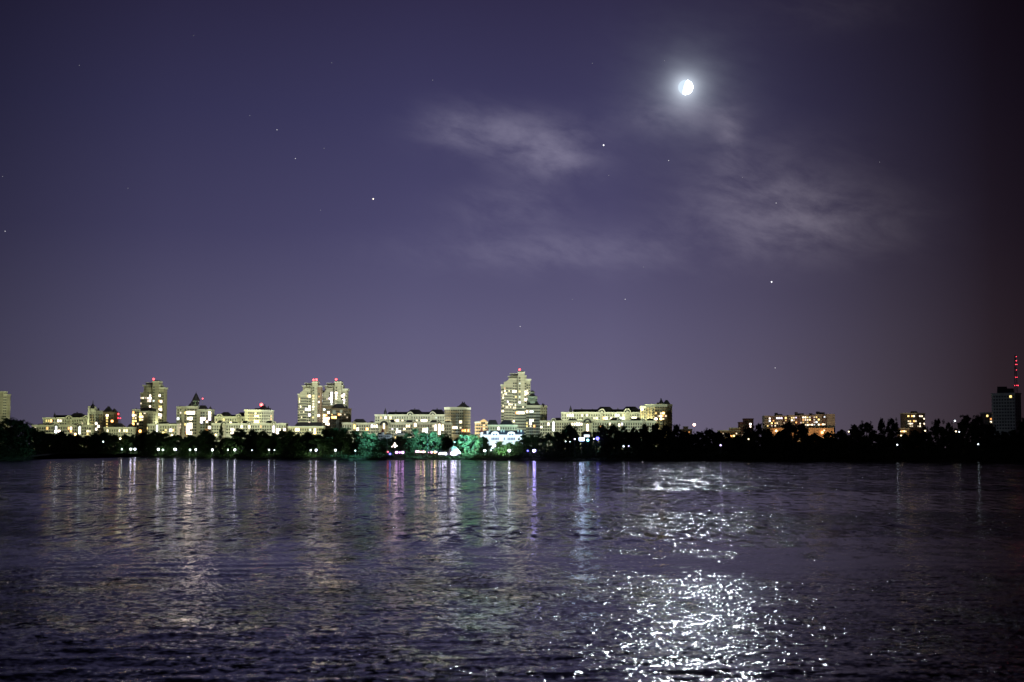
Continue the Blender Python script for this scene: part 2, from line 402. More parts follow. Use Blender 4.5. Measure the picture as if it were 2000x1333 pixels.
# ------------------------------------------------------------------ windows
WIN = {}
def win_mesh(w, h, pane):
    k = (round(w, 2), round(h, 2), pane.name)
    if k not in WIN:
        mb = MB(); t = .12
        mb.box(-w / 2, w / 2, -.04, .02, -h / 2, h / 2, 0)
        for x0, x1, z0, z1 in ((-w / 2 - t, w / 2 + t, h / 2, h / 2 + t), (-w / 2 - t, w / 2 + t, -h / 2 - t, -h / 2), (-w / 2 - t, -w / 2, -h / 2, h / 2),
                               (w / 2, w / 2 + t, -h / 2, h / 2)): mb.box(x0, x1, -.14, .02, z0, z1, 1)
        mb.box(-.05, .05, -.10, -.04, -h / 2, h / 2, 1)
        WIN[k] = mb.mesh('window', [pane, FRAME])
    return WIN[k]
def facade(B, pa, pb, ytop, ybot=852, n=6, floor=2.9, w=1.5, h=1.5, first=2.0, proud=.02, cols=None, tall_first=False):
    """windows on the wall between two footprint corners pa, pb = (px, Y), from ytop downwards"""
    A = Vector((BX(*pa), pa[1])); C = Vector((BX(*pb), pb[1])); d = C - A
    rz = math.atan2(d.y, d.x); nrm = Vector((d.y, -d.x)).normalized()
    z = BZ(ytop, min(pa[1], pb[1])) - first; k = 0
    while z > 4:
        for i in (cols or [(j + .5) / n for j in range(n)]):
            q = A + d * i + nrm * proud; p = (q.x, q.y, z); px, py = proj(p)
            if py < ybot: B.cand.append([p, rz, px, py, .95 if tall_first and k == 0 else w, 2.1 if tall_first and k == 0 else h])
        z -= floor; k += 1
def glaze(B, lits=(), cap=96, big=1.25):
    """lits: (px, py, colour, level) - the nearest window is lit; the rest stay dark"""
    used = {}
    for px, py, c, lv in lits:
        best = min(range(len(B.cand)), key=lambda i: (B.cand[i][2] - px) ** 2 + 1.5 * (B.cand[i][3] - py) ** 2 + (1e6 if i in used else 0), default=None)
        if best is None: continue
        if px > 1480: lv = max(1, lv - 1)
        if (B.cand[best][2] - px) ** 2 + (B.cand[best][3] - py) ** 2 < 90: used[best] = (c, lv)
    for i, (c, lv) in used.items():
        p, rz, _, _, w, h = B.cand[i]; s = {1: 1, 2: 1.05, 3: 1.2, 4: 1.45, 5: 1.6}[lv]
        B.place('window', win_mesh(min(w * s, 3.2), min(h * s, 2.4), lit(c, lv)), p, rz)
    rest = [i for i in range(len(B.cand)) if i not in used]
    room = max(0, cap - len(used)); rest.sort(key=lambda i: B.cand[i][3])
    for i in rest[:room]:
        p, rz, _, _, w, h = B.cand[i]; B.place('window', win_mesh(w, h, GLASS), p, rz)
    if rest[room:]:
        mb = MB()
        for i in rest[room:]:
            p, rz, _, _, w, h = B.cand[i]; c, s = math.cos(rz), math.sin(rz)
            pts = [(-w / 2, -.06, -h / 2), (w / 2, -.06, -h / 2), (w / 2, -.06, h / 2), (-w / 2, -.06, h / 2), (-w / 2, .03, -h / 2), (w / 2, .03, -h / 2), (w / 2, .03, h / 2), (-w / 2, .03, h / 2)]
            mb.add([(p[0] + x * c - y * s, p[1] + x * s + y * c, p[2] + zz) for x, y, zz in pts], [[0, 1, 2, 3], [1, 5, 6, 2], [4, 0, 3, 7], [3, 2, 6, 7], [4, 5, 1, 0]])
        tag(B.part('lower_windows', mb, GLASS), None, None, None, 'stuff')

# ------------------------------------------------------------------ building helpers
GZ = 1.9
def footprint(front, depth):
    pts = [(BX(px, Y), Y) for px, Y in front]
    yb = max(p[1] for p in pts) + depth
    return pts + [(pts[-1][0], yb), (pts[0][0], yb)]
def wall(mb, front, depth, top, m=0, bottom=None):
    mb.prism(footprint(front, depth), GZ if bottom is None else bottom, BZ(top, min(p[1] for p in front)), m)
def cornice(mb, front, depth, top, m=0, h=.9, out=.45):
    fp = footprint(front, depth); cx = sum(p[0] for p in fp) / len(fp); cy = sum(p[1] for p in fp) / len(fp)
    big = [(x + math.copysign(out, x - cx), y + math.copysign(out, y - cy)) for x, y in fp]
    z = BZ(top, min(p[1] for p in front)); mb.prism(big, z - h, z + .25, m)
def panel(mb, l, r, t, b, Y, m=0, out=.16): mb.box(BX(l, Y), BX(r, Y), Y - out, Y + .1, BZ(b, Y), BZ(t, Y), m)
def hip(mb, l, r, base, top, Y, depth, ins=.3, m=0):
    x0, x1 = BX(l, Y), BX(r, Y); i = (x1 - x0) * ins; j = depth * .38
    mb.prism([(x0, Y), (x1, Y), (x1, Y + depth), (x0, Y + depth)], BZ(base, Y), BZ(top, Y), m,
             [(x0 + i, Y + j), (x1 - i, Y + j), (x1 - i, Y + depth - j), (x0 + i, Y + depth - j)])
def arch_pts(px, rpx, pytop, pybot, Y):
    cx = BX(px, Y); r = rpx / F * Y; zt = BZ(pytop, Y); zb = BZ(pybot, Y); n = 12
    return [(cx - r, zb)] + [(cx - r * math.cos(math.pi * k / n), zt - r + r * math.sin(math.pi * k / n)) for k in range(n + 1)] + [(cx + r, zb)]
def gable(B, px, rpx, pytop, wtop, Y, mats, bay=None, baybot=856, litbay=None, crescent=True):
    """round-headed gable with a crescent window over a stair bay"""
    mb = MB(); mb.slab(arch_pts(px, rpx, pytop, wtop + 1.2, Y), Y - 1.3, Y + 3, 0); g = B.part('arched_gable', mb, mats[0])
    if crescent:
        cx = BX(px, Y); r = rpx / F * Y; zc = BZ(pytop, Y) - r; n = 10
        o = [(cx - .68 * r * math.cos(math.pi * k / n), zc + .68 * r * math.sin(math.pi * k / n)) for k in range(n + 1)]
        i = [(cx + .40 * r * math.cos(math.pi * k / n), zc - .1 * r + .5 * r * math.sin(math.pi * k / n)) for k in range(n + 1)]
        mb = MB(); mb.slab(o + i, Y - 1.36, Y - 1.25, 0); B.part('crescent_window', mb, GLASS, g)
    if bay:
        mb = MB(); panel(mb, px - bay, px + bay, wtop - .6 * 0 + 1.2, baybot, Y, 0, 1.1); B.part('stair_bay', mb, mats[1])
    if litbay:
        c, lv, t, bb, hw = litbay; mb = MB(); mb.box(BX(px, Y) - hw, BX(px, Y) + hw, Y - 1.34, Y - 1.05, BZ(bb, Y), BZ(t, Y), 0); B.part('stair_window', mb, lit(c, lv))
def cone(B, px, wpx, pybase, pytop, Y, drum=None, name='turret_roof', m=None, dy=4):
    x = BX(px, Y); r = wpx / 2 / F * Y; mb = MB(); z0, z1 = BZ(pybase, Y), BZ(pytop, Y)
    mb.lathe((x, Y + dy), [(r * .8, z0 - 1), (r * .85, z0 + (z1 - z0) * .12), (r, z0 + (z1 - z0) * .2), (r * .45, z0 + (z1 - z0) * .55), (.12, z1 - .8), (.05, z1)], 10)
    B.part(name, mb, m or ROOF)
def stacks(B, lst, Y, dy=6):
    mb = MB()
    for px, base, top in lst: x = BX(px, Y); mb.box(x - .5, x + .5, Y + dy, Y + dy + 1.1, BZ(base, Y) - 1, BZ(top, Y))
    B.part('chimney', mb, ROOF)
def beacon(B, px, py, Y, base, r=1.15, m=None):
    x = BX(px, Y); z = at(px, py, Y).z; x = at(px, py, Y).x; mb = MB(); mb.ball((x, Y, z), r, 0, 8); mb.tube((x, Y, BZ(base, Y) - .5), (x, Y, z - r * .7), .15, .12, 5, 1)
    B.part('warning_light', mb, [m or REDL, STEEL])
def rail(B, l, r, base, Y, h=1.1, dy=.3):
    mb = MB(); x0, x1 = BX(l, Y), BX(r, Y); z = BZ(base, Y)
    mb.box(x0, x1, Y + dy, Y + dy + .15, z + h - .15, z + h); n = max(2, int((x1 - x0) / 1.6))
    for k in range(n + 1): x = x0 + (x1 - x0) * k / n; mb.box(x - .1, x + .1, Y + dy, Y + dy + .15, z - .1, z + h - .15)
    B.part('balustrade', mb, TRIM)
def bld(name, label, px, Y, cat='building', group=None): return Thing(name, label, cat, (BX(px, Y), Y, GZ), group)

# ------------------------------------------------------------------ the four tall towers
def stepped_tower(label, Y, bay, arch, core, shoulder, rbay, lits, beacons, mats=(SAND, SAND, SAND), floors=2.85, ybot=840, bare_right=None):
    B = bld('apartment_tower', label, core[0], Y, 'tower', 'tall stepped apartment towers')
    mb = MB()
    wall(mb, [(bay[0], Y + 1.5), (bay[1], Y + 1.5)], 15, bay[2])
    # main face with the quarter-round shoulder
    l, r, yt, yl = arch; x0, x1 = BX(l, Y), BX(r, Y); zt, zl = BZ(yt, Y), BZ(yl, Y); n = 8; xa = x0 + (x1 - x0) * .42
    mb.slab([(x0, GZ), (x0, zl)] + [(x0 + (xa - x0) * math.sin(math.pi / 2 * k / n), zl + (zt - zl) * (1 - math.cos(math.pi / 2 * k / n)) ** .6) for k in range(1, n)] + [(xa, zt), (x1, zt), (x1, GZ)], Y, Y + 16)
    ct = core[2]; mb2 = MB()
    mb.box(BX(r - 16, Y), BX(core[0], Y), Y + 2.5, Y + 14, GZ, BZ(ct + 8, Y)); mb.box(BX(r - 12, Y), BX(core[0], Y), Y + 4, Y + 12, GZ, BZ(ct + 5.2, Y))
    wall(mb, [(core[0], Y - 1.6), (core[1], Y - 1.6)], 16, ct)
    B.part('wall', mb, mats[0])
    m3 = MB(); wall(m3, [(shoulder[0], Y + .6), (shoulder[1], Y + .6)], 14, shoulder[2])
    if rbay: wall(m3, [(rbay[0], Y + 1.4), (rbay[1], Y + 1.4)], 14, rbay[2])
    B.part('side_wing', m3, mats[1])
    c = MB(); cornice(c, [(bay[0], Y + 1.5), (bay[1], Y + 1.5)], 15, bay[2]); cornice(c, [(core[0], Y - 1.6), (core[1], Y - 1.6)], 16, ct, 0, 1.2, .35)
    cornice(c, [(r - 17, Y + 2.5), (core[0] - .6, Y + 2.5)], 11, ct + 8, 0, .7)
    if rbay: cornice(c, [(rbay[0], Y + 1.4), (rbay[1], Y + 1.4)], 14, rbay[2], 0, 1.6, .9)
    cornice(c, [(shoulder[0], Y + .6), (shoulder[1], Y + .6)], 14, shoulder[2], 0, 1.0, .3)
    B.part('cornice', c, TRIM)
    d = MB(); xc = BX((l + r) / 2 + 3, Y); rr = (r - l) * .27 / F * Y
    d.lathe((xc, Y + 7), [(rr, zt - .3), (rr * .95, zt + 1), (rr * .7, zt + 2.2), (rr * .2, zt + 2.9)], 14)
    d.box(BX(r - 13, Y), BX(core[0] - .5, Y), Y + 3.2, Y + 12, BZ(ct + 5, Y), BZ(ct + 3, Y))
    d.box(BX(core[0] + 1, Y), BX(core[1] - .5, Y), Y + 1, Y + 12, BZ(ct, Y), BZ(ct - 1.8, Y))
    B.part('roof', d, ROOF)
    c2 = MB(); c2.box(BX(r - 14, Y), BX(core[0] - .7, Y), Y + 2.6, Y + 12.4, BZ(ct + 3, Y), BZ(ct + 2.2, Y)); B.part('canopy', c2, TRIM)
    facade(B, (bay[0] + .4, Y + 1.5), (bay[1], Y + 1.5), bay[2] + 6, ybot, 2, floors, 1.2, 1.5)
    facade(B, (l + .5, Y), (r - 8, Y), yl + 8, ybot, 6, floors, 1.1, 1.5)
    facade(B, (r - 8, Y), (r, Y), yt + 7, ybot, 2, floors, 1.5, 1.5)
    facade(B, (core[0], Y - 1.6), (core[1], Y - 1.6), ct + 8, ybot, 1, floors, 1.7, 1.4, cols=[.24])
    facade(B, (shoulder[0], Y + .6), (shoulder[1], Y + .6), shoulder[2] + 12, ybot, 1, floors, 1.4, 1.5)
    if rbay: facade(B, (rbay[0], Y + 1.4), (rbay[1], Y + 1.4), rbay[2] + 8, ybot, 1 if rbay[1] - rbay[0] < 7 else 2, floors, 1.4, 1.5)
    glaze(B, lits)
    for bx, by in beacons: beacon(B, bx, by, Y + 3, ct)
    return B
stepped_tower('tall stepped tower at far left with one red roof light', 1490, (273, 277.5, 768), (277.5, 294, 757, 766), (296, 308, 745), (308, 311.5, 752), (311.5, 318.6, 757),
    [(275, 774, 'w', 2), (278.5, 774, 'w', 2), (278, 779, 'w', 3), (285.5, 778, 'p', 3), (292, 773, 'p', 3), (294, 777, 'p', 4), (292, 780, 'p', 3), (289, 783, 'p', 2), (294, 783, 'p', 3), (298, 782, 'c', 2),
     (274, 789, 'w', 2), (293.5, 793, 'p', 3), (308.5, 773, 'p', 4), (309, 784, 'o', 3), (314.5, 783, 'p', 4), (308, 793, 'y', 2), (313, 793, 'y', 3), (308.5, 802, 'p', 3), (313.5, 801, 'p', 4), (308, 811, 'p', 4), (314, 810, 'p', 4), (308, 816, 'w', 2), (313, 816, 'p', 2)],
    [(300, 741)], (mat('olive_render', (.34, .32, .25), .85, .14, .22, joints=2.85),) * 3)
stepped_tower('left twin of the paired towers, two red roof lights', 1500, (581, 585, 769.8), (585, 606, 758, 767), (609, 618.8, 746), (618.8, 625.6, 754), None,
    [(585, 778, 'y', 3), (584, 783.6, 'w', 3), (588, 793, 'w', 3), (602, 772.5, 'o', 2), (606, 772.5, 'p', 4), (611, 773, 'y', 2), (611, 777, 'y', 2), (611, 782, 'w', 2), (611, 787, 'w', 2), (611, 792, 'w', 3), (611, 797.5, 'w', 2),
     (606, 797.5, 'p', 4), (598, 802, 'v', 4), (602, 802.5, 'p', 3), (606, 802.5, 'p', 4), (593, 802.5, 'w', 2), (606, 812, 'v', 4), (622, 788, 'p', 3), (621.5, 812.5, 'p', 4), (585, 808, 'w', 1), (589, 817, 'w', 2), (611, 817, 'y', 2), (601, 827, 'p', 3), (606, 827.5, 'p', 4), (622, 775, 'o', 1)],
    [(612.5, 742.5), (618, 742)], (SAND, mat('rust_render', (.32, .22, .17), .9, .15, .3, joints=2.85), SAND))
stepped_tower('right twin of the paired towers, single red light, many lit windows', 1512, (624.5, 629, 763), (629, 649, 758, 768), (653, 665.6, 746), (665.6, 669, 753), (669, 677, 760),
    [(626, 772.5, 'c', 3), (629, 772, 'c', 3), (629, 777.5, 'w', 2), (629, 782.5, 'c', 3), (638, 777, 'w', 2), (656, 766.5, 'p', 4), (650, 771, 'v', 4), (656, 771, 'p', 3), (646, 776, 'p', 4), (650, 776, 'p', 4), (656, 776, 'w', 3), (649, 781.5, 'p', 4), (646, 781, 'v', 3),
     (656, 780, 'w', 2), (666, 772.5, 'p', 4), (671, 772.5, 'p', 4), (671, 777, 'w', 2), (671, 782, 'v', 4), (671, 787.5, 'p', 3), (656.5, 786.5, 'p', 3), (647, 791, 'c', 2)],
    [(656.5, 741.5)], ybot=800)
stepped_tower('tallest stepped tower, centre of the skyline, behind the rotunda building', 1500, (978.6, 984, 751.6), (984, 1009.5, 738.5, 747), (1012, 1024.7, 727), (1024.7, 1028, 734), (1028, 1036, 741),
    [(981.5, 765.5, 'w', 2), (985, 765.5, 'w', 3), (994.5, 765, 'w', 2), (1005, 764.5, 'p', 4), (1009.5, 765, 'p', 3), (1014.5, 765, 'y', 2), (982, 771, 'w', 2), (985, 771, 'w', 2), (988, 771, 'w', 3), (985, 776.5, 'w', 3), (1009.5, 776, 'y', 2), (1015, 748.5, 'c', 1), (1015, 775, 'c', 1),
     (1025.5, 765, 'p', 3), (1030.5, 765.5, 'w', 2), (1025.5, 771, 'w', 3), (1030.5, 771, 'p', 3), (1025.5, 781.5, 'p', 4), (1030, 781, 'p', 2), (985, 755, 'o', 1), (991, 787, 'v', 3), (1014.5, 785.5, 'v', 3), (982, 792, 'w', 2), (994, 792.5, 'w', 3), (998, 791.5, 'w', 2), (1001.5, 791.5, 'p', 2), (1005.5, 791.5, 'w', 3),
     (988, 797, 'w', 2), (991, 797, 'w', 2), (998, 797, 'w', 2), (1001.5, 797, 'w', 2), (1005.5, 797, 'w', 2), (981.5, 803, 'w', 2), (984.5, 804, 'w', 3), (1005, 824, 'w', 3)],
    [(1015, 722.5)])

# ------------------------------------------------------------------ arcaded apartment rows
def row(label, Y, front, depth, top, mats=(CREAM, BROWN), gables=(), roofs=(), hips_=(), panels=(), nwin=None, lits=(), cones=(), chim=(), tall=True, ybot=850, name='apartment_row', group='long gabled apartment rows', floors=2.9, cap=96):
    B = bld(name, label, (front[0][0] + front[-1][0]) / 2, Y, 'building', group)
    mb = MB(); wall(mb, front, depth, top); B.part('wall', mb, mats[0])
    mb = MB(); cornice(mb, front, depth, top); B.part('cornice', mb, TRIM)
    for l, r, t, b, m in panels: mb = MB(); panel(mb, l, r, t, b, Y); B.part('facade_panel', mb, m)
    for l, r, base, tp, ins in roofs: mb = MB(); hip(mb, l, r, base, tp, Y + 1.2, depth - 2, ins); B.part('roof', mb, ROOF)
    for g in gables: gable(B, g[0], g[1], g[2], top, Y, mats if len(mats) > 1 else (mats[0], mats[0]), *g[3:])
    for c in cones: cone(B, *c, Y)
    if chim: stacks(B, chim, Y)
    for i, (a, b) in enumerate(zip(front, front[1:])):
        n = nwin[i] if nwin else max(2, int(abs(b[0] - a[0]) / 4.6))
        facade(B, a, b, top + .5, ybot, n, floors, 1.5, 1.5, 3.0, .2, None, tall)
    # keep windows clear of the stair bays
    B.cand = [c for c in B.cand if not any(abs(c[2] - g[0]) < (g[3] if len(g) > 3 and g[3] else g[1] * .6) + 1.0 for g in gables)]
    glaze(B, lits, cap); return B
# far left
row('rear pale gabled row at far left below a small spire', 1500, [(83, 1500), (172, 1500)], 14, 816.3, (CREAM, SAND),
    [(134.5, 6.5, 811.5, 3, 830), (168, 5.5, 811.5, 2.5, 830)], [(103, 166, 816, 811, .04), (136, 160, 813, 807, .2)], lits=[(92, 822, 'y', 2), (96, 822, 'y', 2), (101, 820, 'o', 4), (113, 825, 'w', 4), (117, 824, 'p', 3), (166, 830, 'w', 2)],
    cones=[(103.5, 5, 814, 804.5)], chim=[(146, 807, 804.5), (160, 811, 809.5)])
row('front pale row at far left behind dark bank trees', 1400, [(62, 1400), (178, 1400)], 14, 830.5, (CREAM, SAND), [(156, 6, 826.5, 2.5, 850, ('c', 3, 834, 848, .8)), (110, 5, 827, 2.2, 850, ('c', 3, 833, 847, .8))],
    [(70, 100, 831, 828, .1), (140, 152, 831, 827.5, .2)], lits=[(67, 829, 'w', 2), (93, 836, 'o', 3), (117, 842, 'p', 4), (140, 836, 'p', 4), (132, 837, 'o', 3), (138, 845, 'o', 3), (170, 842, 'w', 3), (174, 842, 'w', 2), (172, 848, 'y', 2)])
def dome_block():
    Y = 1450; B = bld('apartment_building', 'brown block with onion dome turret near left edge', 198, Y, 'building')
    mb = MB(); wall(mb, [(171, Y), (200, Y)], 14, 802.5); wall(mb, [(171, Y - .6), (186, Y - .6)], 10, 798.5); mb.box(BX(171, Y), BX(174.5, Y), Y - 1, Y + 3, GZ, BZ(793.5, Y)); mb.box(BX(184, Y), BX(186, Y), Y - 1, Y + 3, GZ, BZ(795, Y)); B.part('wall', mb, CREAM)
    mb = MB(); wall(mb, [(200, Y + .5), (222, Y + 1), (226, Y + 12)], 8, 805); B.part('side_wing', mb, BROWN)
    for l, r in ((174, 184), (192.5, 199)): mb = MB(); panel(mb, l, r, 810.5, 850, Y, 0, .8); B.part('facade_panel', mb, BROWN)
    mb = MB(); panel(mb, 184.5, 192, 812, 850, Y, 0, .3); B.part('glazed_balconies', mb, BALC)
    x = BX(178.5, Y); r = 4.6 / F * Y; z = BZ(798, Y); mb = MB()
    mb.lathe((x, Y + 3), [(r, z - 1), (r, z + .8), (r * 1.1, z + 1), (r * .9, z + 2.6), (r * .45, z + 4), (r * .2, z + 4.8), (.3, z + 7.2), (.08, z + 8.4)], 14); B.part('dome', mb, ROOF)
    mb = MB(); hip(mb, 199.5, 217, 805, 796, Y + 1, 10, .34); hip(mb, 215, 226, 805.5, 799, Y + 4, 8, .4); B.part('roof', mb, ROOF)
    stacks(B, [(207, 797, 793.5), (209.5, 797, 794), (188.5, 802, 797), (219, 800, 798)], Y, 5)
    facade(B, (174, Y - .8), (200, Y - .8), 803, 846, 5, 2.9, 1.5, 1.3, 4, .1); facade(B, (201, Y + .5), (221, Y + 1), 808, 846, 4, 2.9, 1.5, 1.4, 2, .1)
    glaze(B, [(210, 810, 'w', 4), (210, 815, 'y', 3), (209, 825, 'y', 2), (209, 830, 'y', 2), (209, 834, 'y', 2), (221, 821, 'o', 4), (187.5, 829, 'p', 4), (188, 838, 'p', 4), (195, 833, 'p', 4)])
dome_block()
def radio_mast(px, lights, top, base, Y, label):
    B = Thing('lattice_mast', label, 'mast', (BX(px, Y), Y, GZ)); x = at(px, (top + base) / 2, Y).x; zt = BZ(top, Y); w0, w1 = 2.4 + (zt > 150) * 5, .6; mb = MB(); n = max(6, int(zt / 12))
    cs = ((-1, -1), (1, -1), (1, 1), (-1, 1)); P = lambda k, c: (x + c[0] * (w0 + (w1 - w0) * k / n), Y + c[1] * (w0 + (w1 - w0) * k / n), GZ + (zt - GZ) * k / n)
    t = .12 + (zt > 150) * .25
    for k in range(n):
        for i in range(4):
            mb.tube(P(k, cs[i]), P(k + 1, cs[i]), t, t, 4); mb.tube(P(k, cs[i]), P(k + 1, cs[(i + 1) % 4]), t * .6, t * .6, 4); mb.tube(P(k + 1, cs[i]), P(k + 1, cs[(i + 1) % 4]), t * .6, t * .6, 4)
    B.part('lattice', mb, STEEL)
    for lx, ly, r, m in lights:
        q = at(lx, ly, Y - w1 - 1); r *= .55; mb = MB(); mb.ball(q, r, 0, 8); mb.box(min(q.x, x) - .1, max(q.x, x) + .1, q.y, Y, q.z - .15, q.z + .15, 1); B.part('warning_light', mb, [m, STEEL])
row('low pale row with steep dark roofs right of the onion dome', 1400, [(203, 1400), (259, 1400)], 13, 835, (CREAM,), (), [(218, 240, 834, 827, .3), (248, 257, 834, 828, .3)], lits=[(211, 840, 'w', 3), (235, 841, 'w', 3), (241, 841, 'w', 3), (246.5, 837, 'y', 4)], name='apartment_row')
radio_mast(232, [(231, 809, 1.5, REDL), (231, 817, 1.2, REDS), (235, 817.5, 1.2, REDS)], 806, 883, 1470, 'short lattice mast with red lamps beside the onion dome block')
def hip_block():
    Y = 1440; B = bld('apartment_building', 'brown hip roofed block standing before the far left tower', 281, Y, 'building')
    mb = MB(); wall(mb, [(257, Y), (272, Y)], 16, 800); wall(mb, [(271, Y - 1), (288, Y - 1)], 18, 803.5); wall(mb, [(288, Y - .5), (305, Y + 9)], 8, 802); B.part('wall', mb, SAND)
    mb = MB(); cornice(mb, [(257, Y), (272, Y)], 16, 800); cornice(mb, [(271, Y - 1), (288, Y - 1)], 18, 803.5); B.part('cornice', mb, TRIM)
    mb = MB(); panel(mb, 260, 269, 805, 850, Y); panel(mb, 279, 287, 808, 850, Y - 1.1); B.part('facade_panel', mb, BROWN)
    mb = MB(); hip(mb, 270.5, 297, 803, 796, Y, 15, .22); B.part('roof', mb, ROOF)
    stacks(B, [(262, 800, 797.5), (297, 802, 797), (300, 802, 799)], Y, 5)
    facade(B, (257.5, Y - .1), (271, Y - .1), 802, 846, 3, 2.9, 1.5, 1.5, 2, .1); facade(B, (271.5, Y - 1.1), (288, Y - 1.1), 805, 846, 4, 2.9, 1.6, 1.5, 2, .1); facade(B, (289, Y - .5), (304, Y + 8.5), 806, 846, 3, 2.9, 1.2, 1.4, 2)
    glaze(B, [(261.5, 804, 'o', 3), (261, 811, 'w', 4), (267, 810, 'w', 2), (266.5, 820.5, 'y', 3), (260, 821, 'y', 3), (262, 820, 'y', 2), (262, 830, 'o', 4), (267, 830, 'w', 2), (275.5, 810, 'y', 3), (281.5, 810, 'p', 3), (274.5, 816, 'y', 4), (277, 815, 'w', 3), (275, 820.5, 'y', 3),
               (280, 820, 'w', 2), (274, 840, 'o', 4), (281, 841, 'y', 3), (281, 835, 'y', 2), (286, 835, 'y', 3), (266, 816, 'w', 2)])
hip_block()
row('low pale row between the far left tower and the spired block', 1400, [(288, 1400), (345, 1400)], 13, 828.5, (CREAM, SAND), [(307, 2.4, 826, 2, 850, ('c', 3, 831, 844, .7))], [(309, 328, 828, 823.5, .25), (332, 344, 828, 826.5, .1)],
    lits=[(333.5, 839.5, 'v', 4), (318, 844, 'y', 4), (324, 839.5, 'y', 2), (340, 839.5, 'o', 3), (324, 846, 'y', 2)])
def spire_block():
    Y = 1420; B = bld('apartment_building', 'spired block with pale lantern gallery and many lit windows', 379, Y, 'building')
    mb = MB(); wall(mb, [(344, Y + 2), (364, Y)], 16, 794.5); wall(mb, [(364, Y - 1.5), (385, Y - 1.5)], 17, 794); wall(mb, [(385, Y), (400, Y), (412.8, Y + 3)], 13, 800); B.part('wall', mb, CREAM)
    mb = MB(); cornice(mb, [(344, Y + 2), (364, Y)], 16, 794.5); cornice(mb, [(364, Y - 1.5), (385, Y - 1.5)], 17, 794); cornice(mb, [(385, Y), (400, Y), (412.8, Y + 3)], 13, 800); B.part('cornice', mb, TRIM)
    for l, r, t in ((355, 359, 796), (379, 384.5, 796), (384.5, 391, 802)): mb = MB(); panel(mb, l, r, t, 856, Y - 1.4); B.part('facade_panel', mb, SAND)
    mb = MB(); panel(mb, 391.5, 399, 808, 850, Y, 0, .4); B.part('glazed_balconies', mb, BALC)
    mb = MB(); hip(mb, 365.5, 378, 794, 786, Y, 12, .36); hip(mb, 384, 402, 800, 792, Y + 2, 11, .2); B.part('roof', mb, ROOF)
    x, yc = BX(379.5, Y), Y + 5; s = lambda p: p / F * Y; mb = MB()
    mb.lathe((x, yc), [(s(5.4), BZ(794, Y)), (s(5.4), BZ(792.5, Y)), (s(6.6), BZ(791.5, Y)), (s(6.6), BZ(790.5, Y)), (s(5.4), BZ(790.4, Y)), (s(5.4), BZ(784, Y)), (s(6.6), BZ(783.5, Y)), (s(6.6), BZ(782, Y))], 8); B.part('lantern_gallery', mb, mat('verdigris_render', (.34, .45, .40), .8, .1, .5))
    mb = MB()
    for k in range(8): a = math.pi * (k + .5) / 4; mb.box(x + s(5.2) * math.cos(a) - .5, x + s(5.2) * math.cos(a) + .5, yc + s(5.2) * math.sin(a) - .5, yc + s(5.2) * math.sin(a) + .5, BZ(790, Y), BZ(785, Y))
    B.part('gallery_windows', mb, GLASS)
    mb = MB(); mb.lathe((x, yc), [(s(8.2), BZ(783.2, Y)), (s(7.8), BZ(781.5, Y)), (s(5.6), BZ(777, Y)), (s(3), BZ(771.5, Y)), (s(.5), BZ(767.5, Y)), (.1, BZ(764, Y))], 8); B.part('spire', mb, ROOF)
    mb = MB()
    for k in range(2): mb.prism([(x + s(-7.5 + 11 * k), yc - 5), (x + s(-5.5 + 11 * k), yc - 5), (x + s(-5.5 + 11 * k), yc - 2), (x + s(-7.5 + 11 * k), yc - 2)], BZ(795, Y), BZ(784, Y))
    B.part('buttress', mb, ROOF)
    cone(B, 408.3, 6.2, 799.5, 792.5, Y); beacon(B, 395.8, 779, Y + 4, 793, .7, REDS); stacks(B, [(348, 795, 792.5), (351, 795, 793), (355, 795, 793)], Y, 4)
    facade(B, (345, Y + 2), (364, Y), 797, 852, 4, 2.9, 1.3, 1.5, 2, .15); facade(B, (364.5, Y - 1.6), (384, Y - 1.6), 797, 852, 4, 2.9, 1.8, 1.6, 2, .25); facade(B, (385.5, Y - .3), (400, Y - .3), 803, 852, 3, 2.9, 1.6, 1.5, 2, .2); facade(B, (401, Y), (412, Y + 3), 803, 852, 2, 2.9, 1.7, 1.6, 2, .1)
    glaze(B, [(361, 806, 'y', 3), (367, 806, 'p', 5), (370, 804, 'p', 5), (374, 806.5, 'p', 5), (351.5, 806.5, 'p', 2), (348.5, 817.5, 'c', 4), (369, 817.5, 'p', 3), (374, 817, 'p', 5), (361, 827, 'y', 3), (366.5, 827.5, 'c', 3), (374, 827, 'p', 5), (351, 827.5, 'w', 2), (351, 833, 'w', 2), (347, 840, 'w', 2), (366, 833, 'p', 5),
               (374, 833, 'p', 5), (367, 838.5, 'p', 5), (369, 848.5, 'o', 5), (374, 848, 'p', 5), (389.5, 817, 'y', 3), (395.5, 817, 'p', 5), (399, 815.5, 'p', 5), (408, 817, 'v', 5), (395, 822.5, 'v', 5), (402, 823, 'p', 3), (408, 807, 'w', 5), (407, 833.5, 'p', 5), (401.5, 838.5, 'o', 3), (410, 817, 'p', 5)])
spire_block()
row('rear gabled row directly right of the spired block', 1490, [(411, 1490), (480, 1490)], 14, 814.2, (CREAM, SAND), [(428.5, 5.6, 808.5, 2.6, 832), (466, 5.6, 808.5, 2.6, 832)], [(412, 478, 814, 810.5, .03), (427, 450, 812, 805, .3), (462, 478, 812, 805.5, .3)],
    lits=[(432, 819.5, 'y', 3), (451, 824.5, 'w', 3), (421, 824, 'w', 2), (472, 824, 'w', 2)])
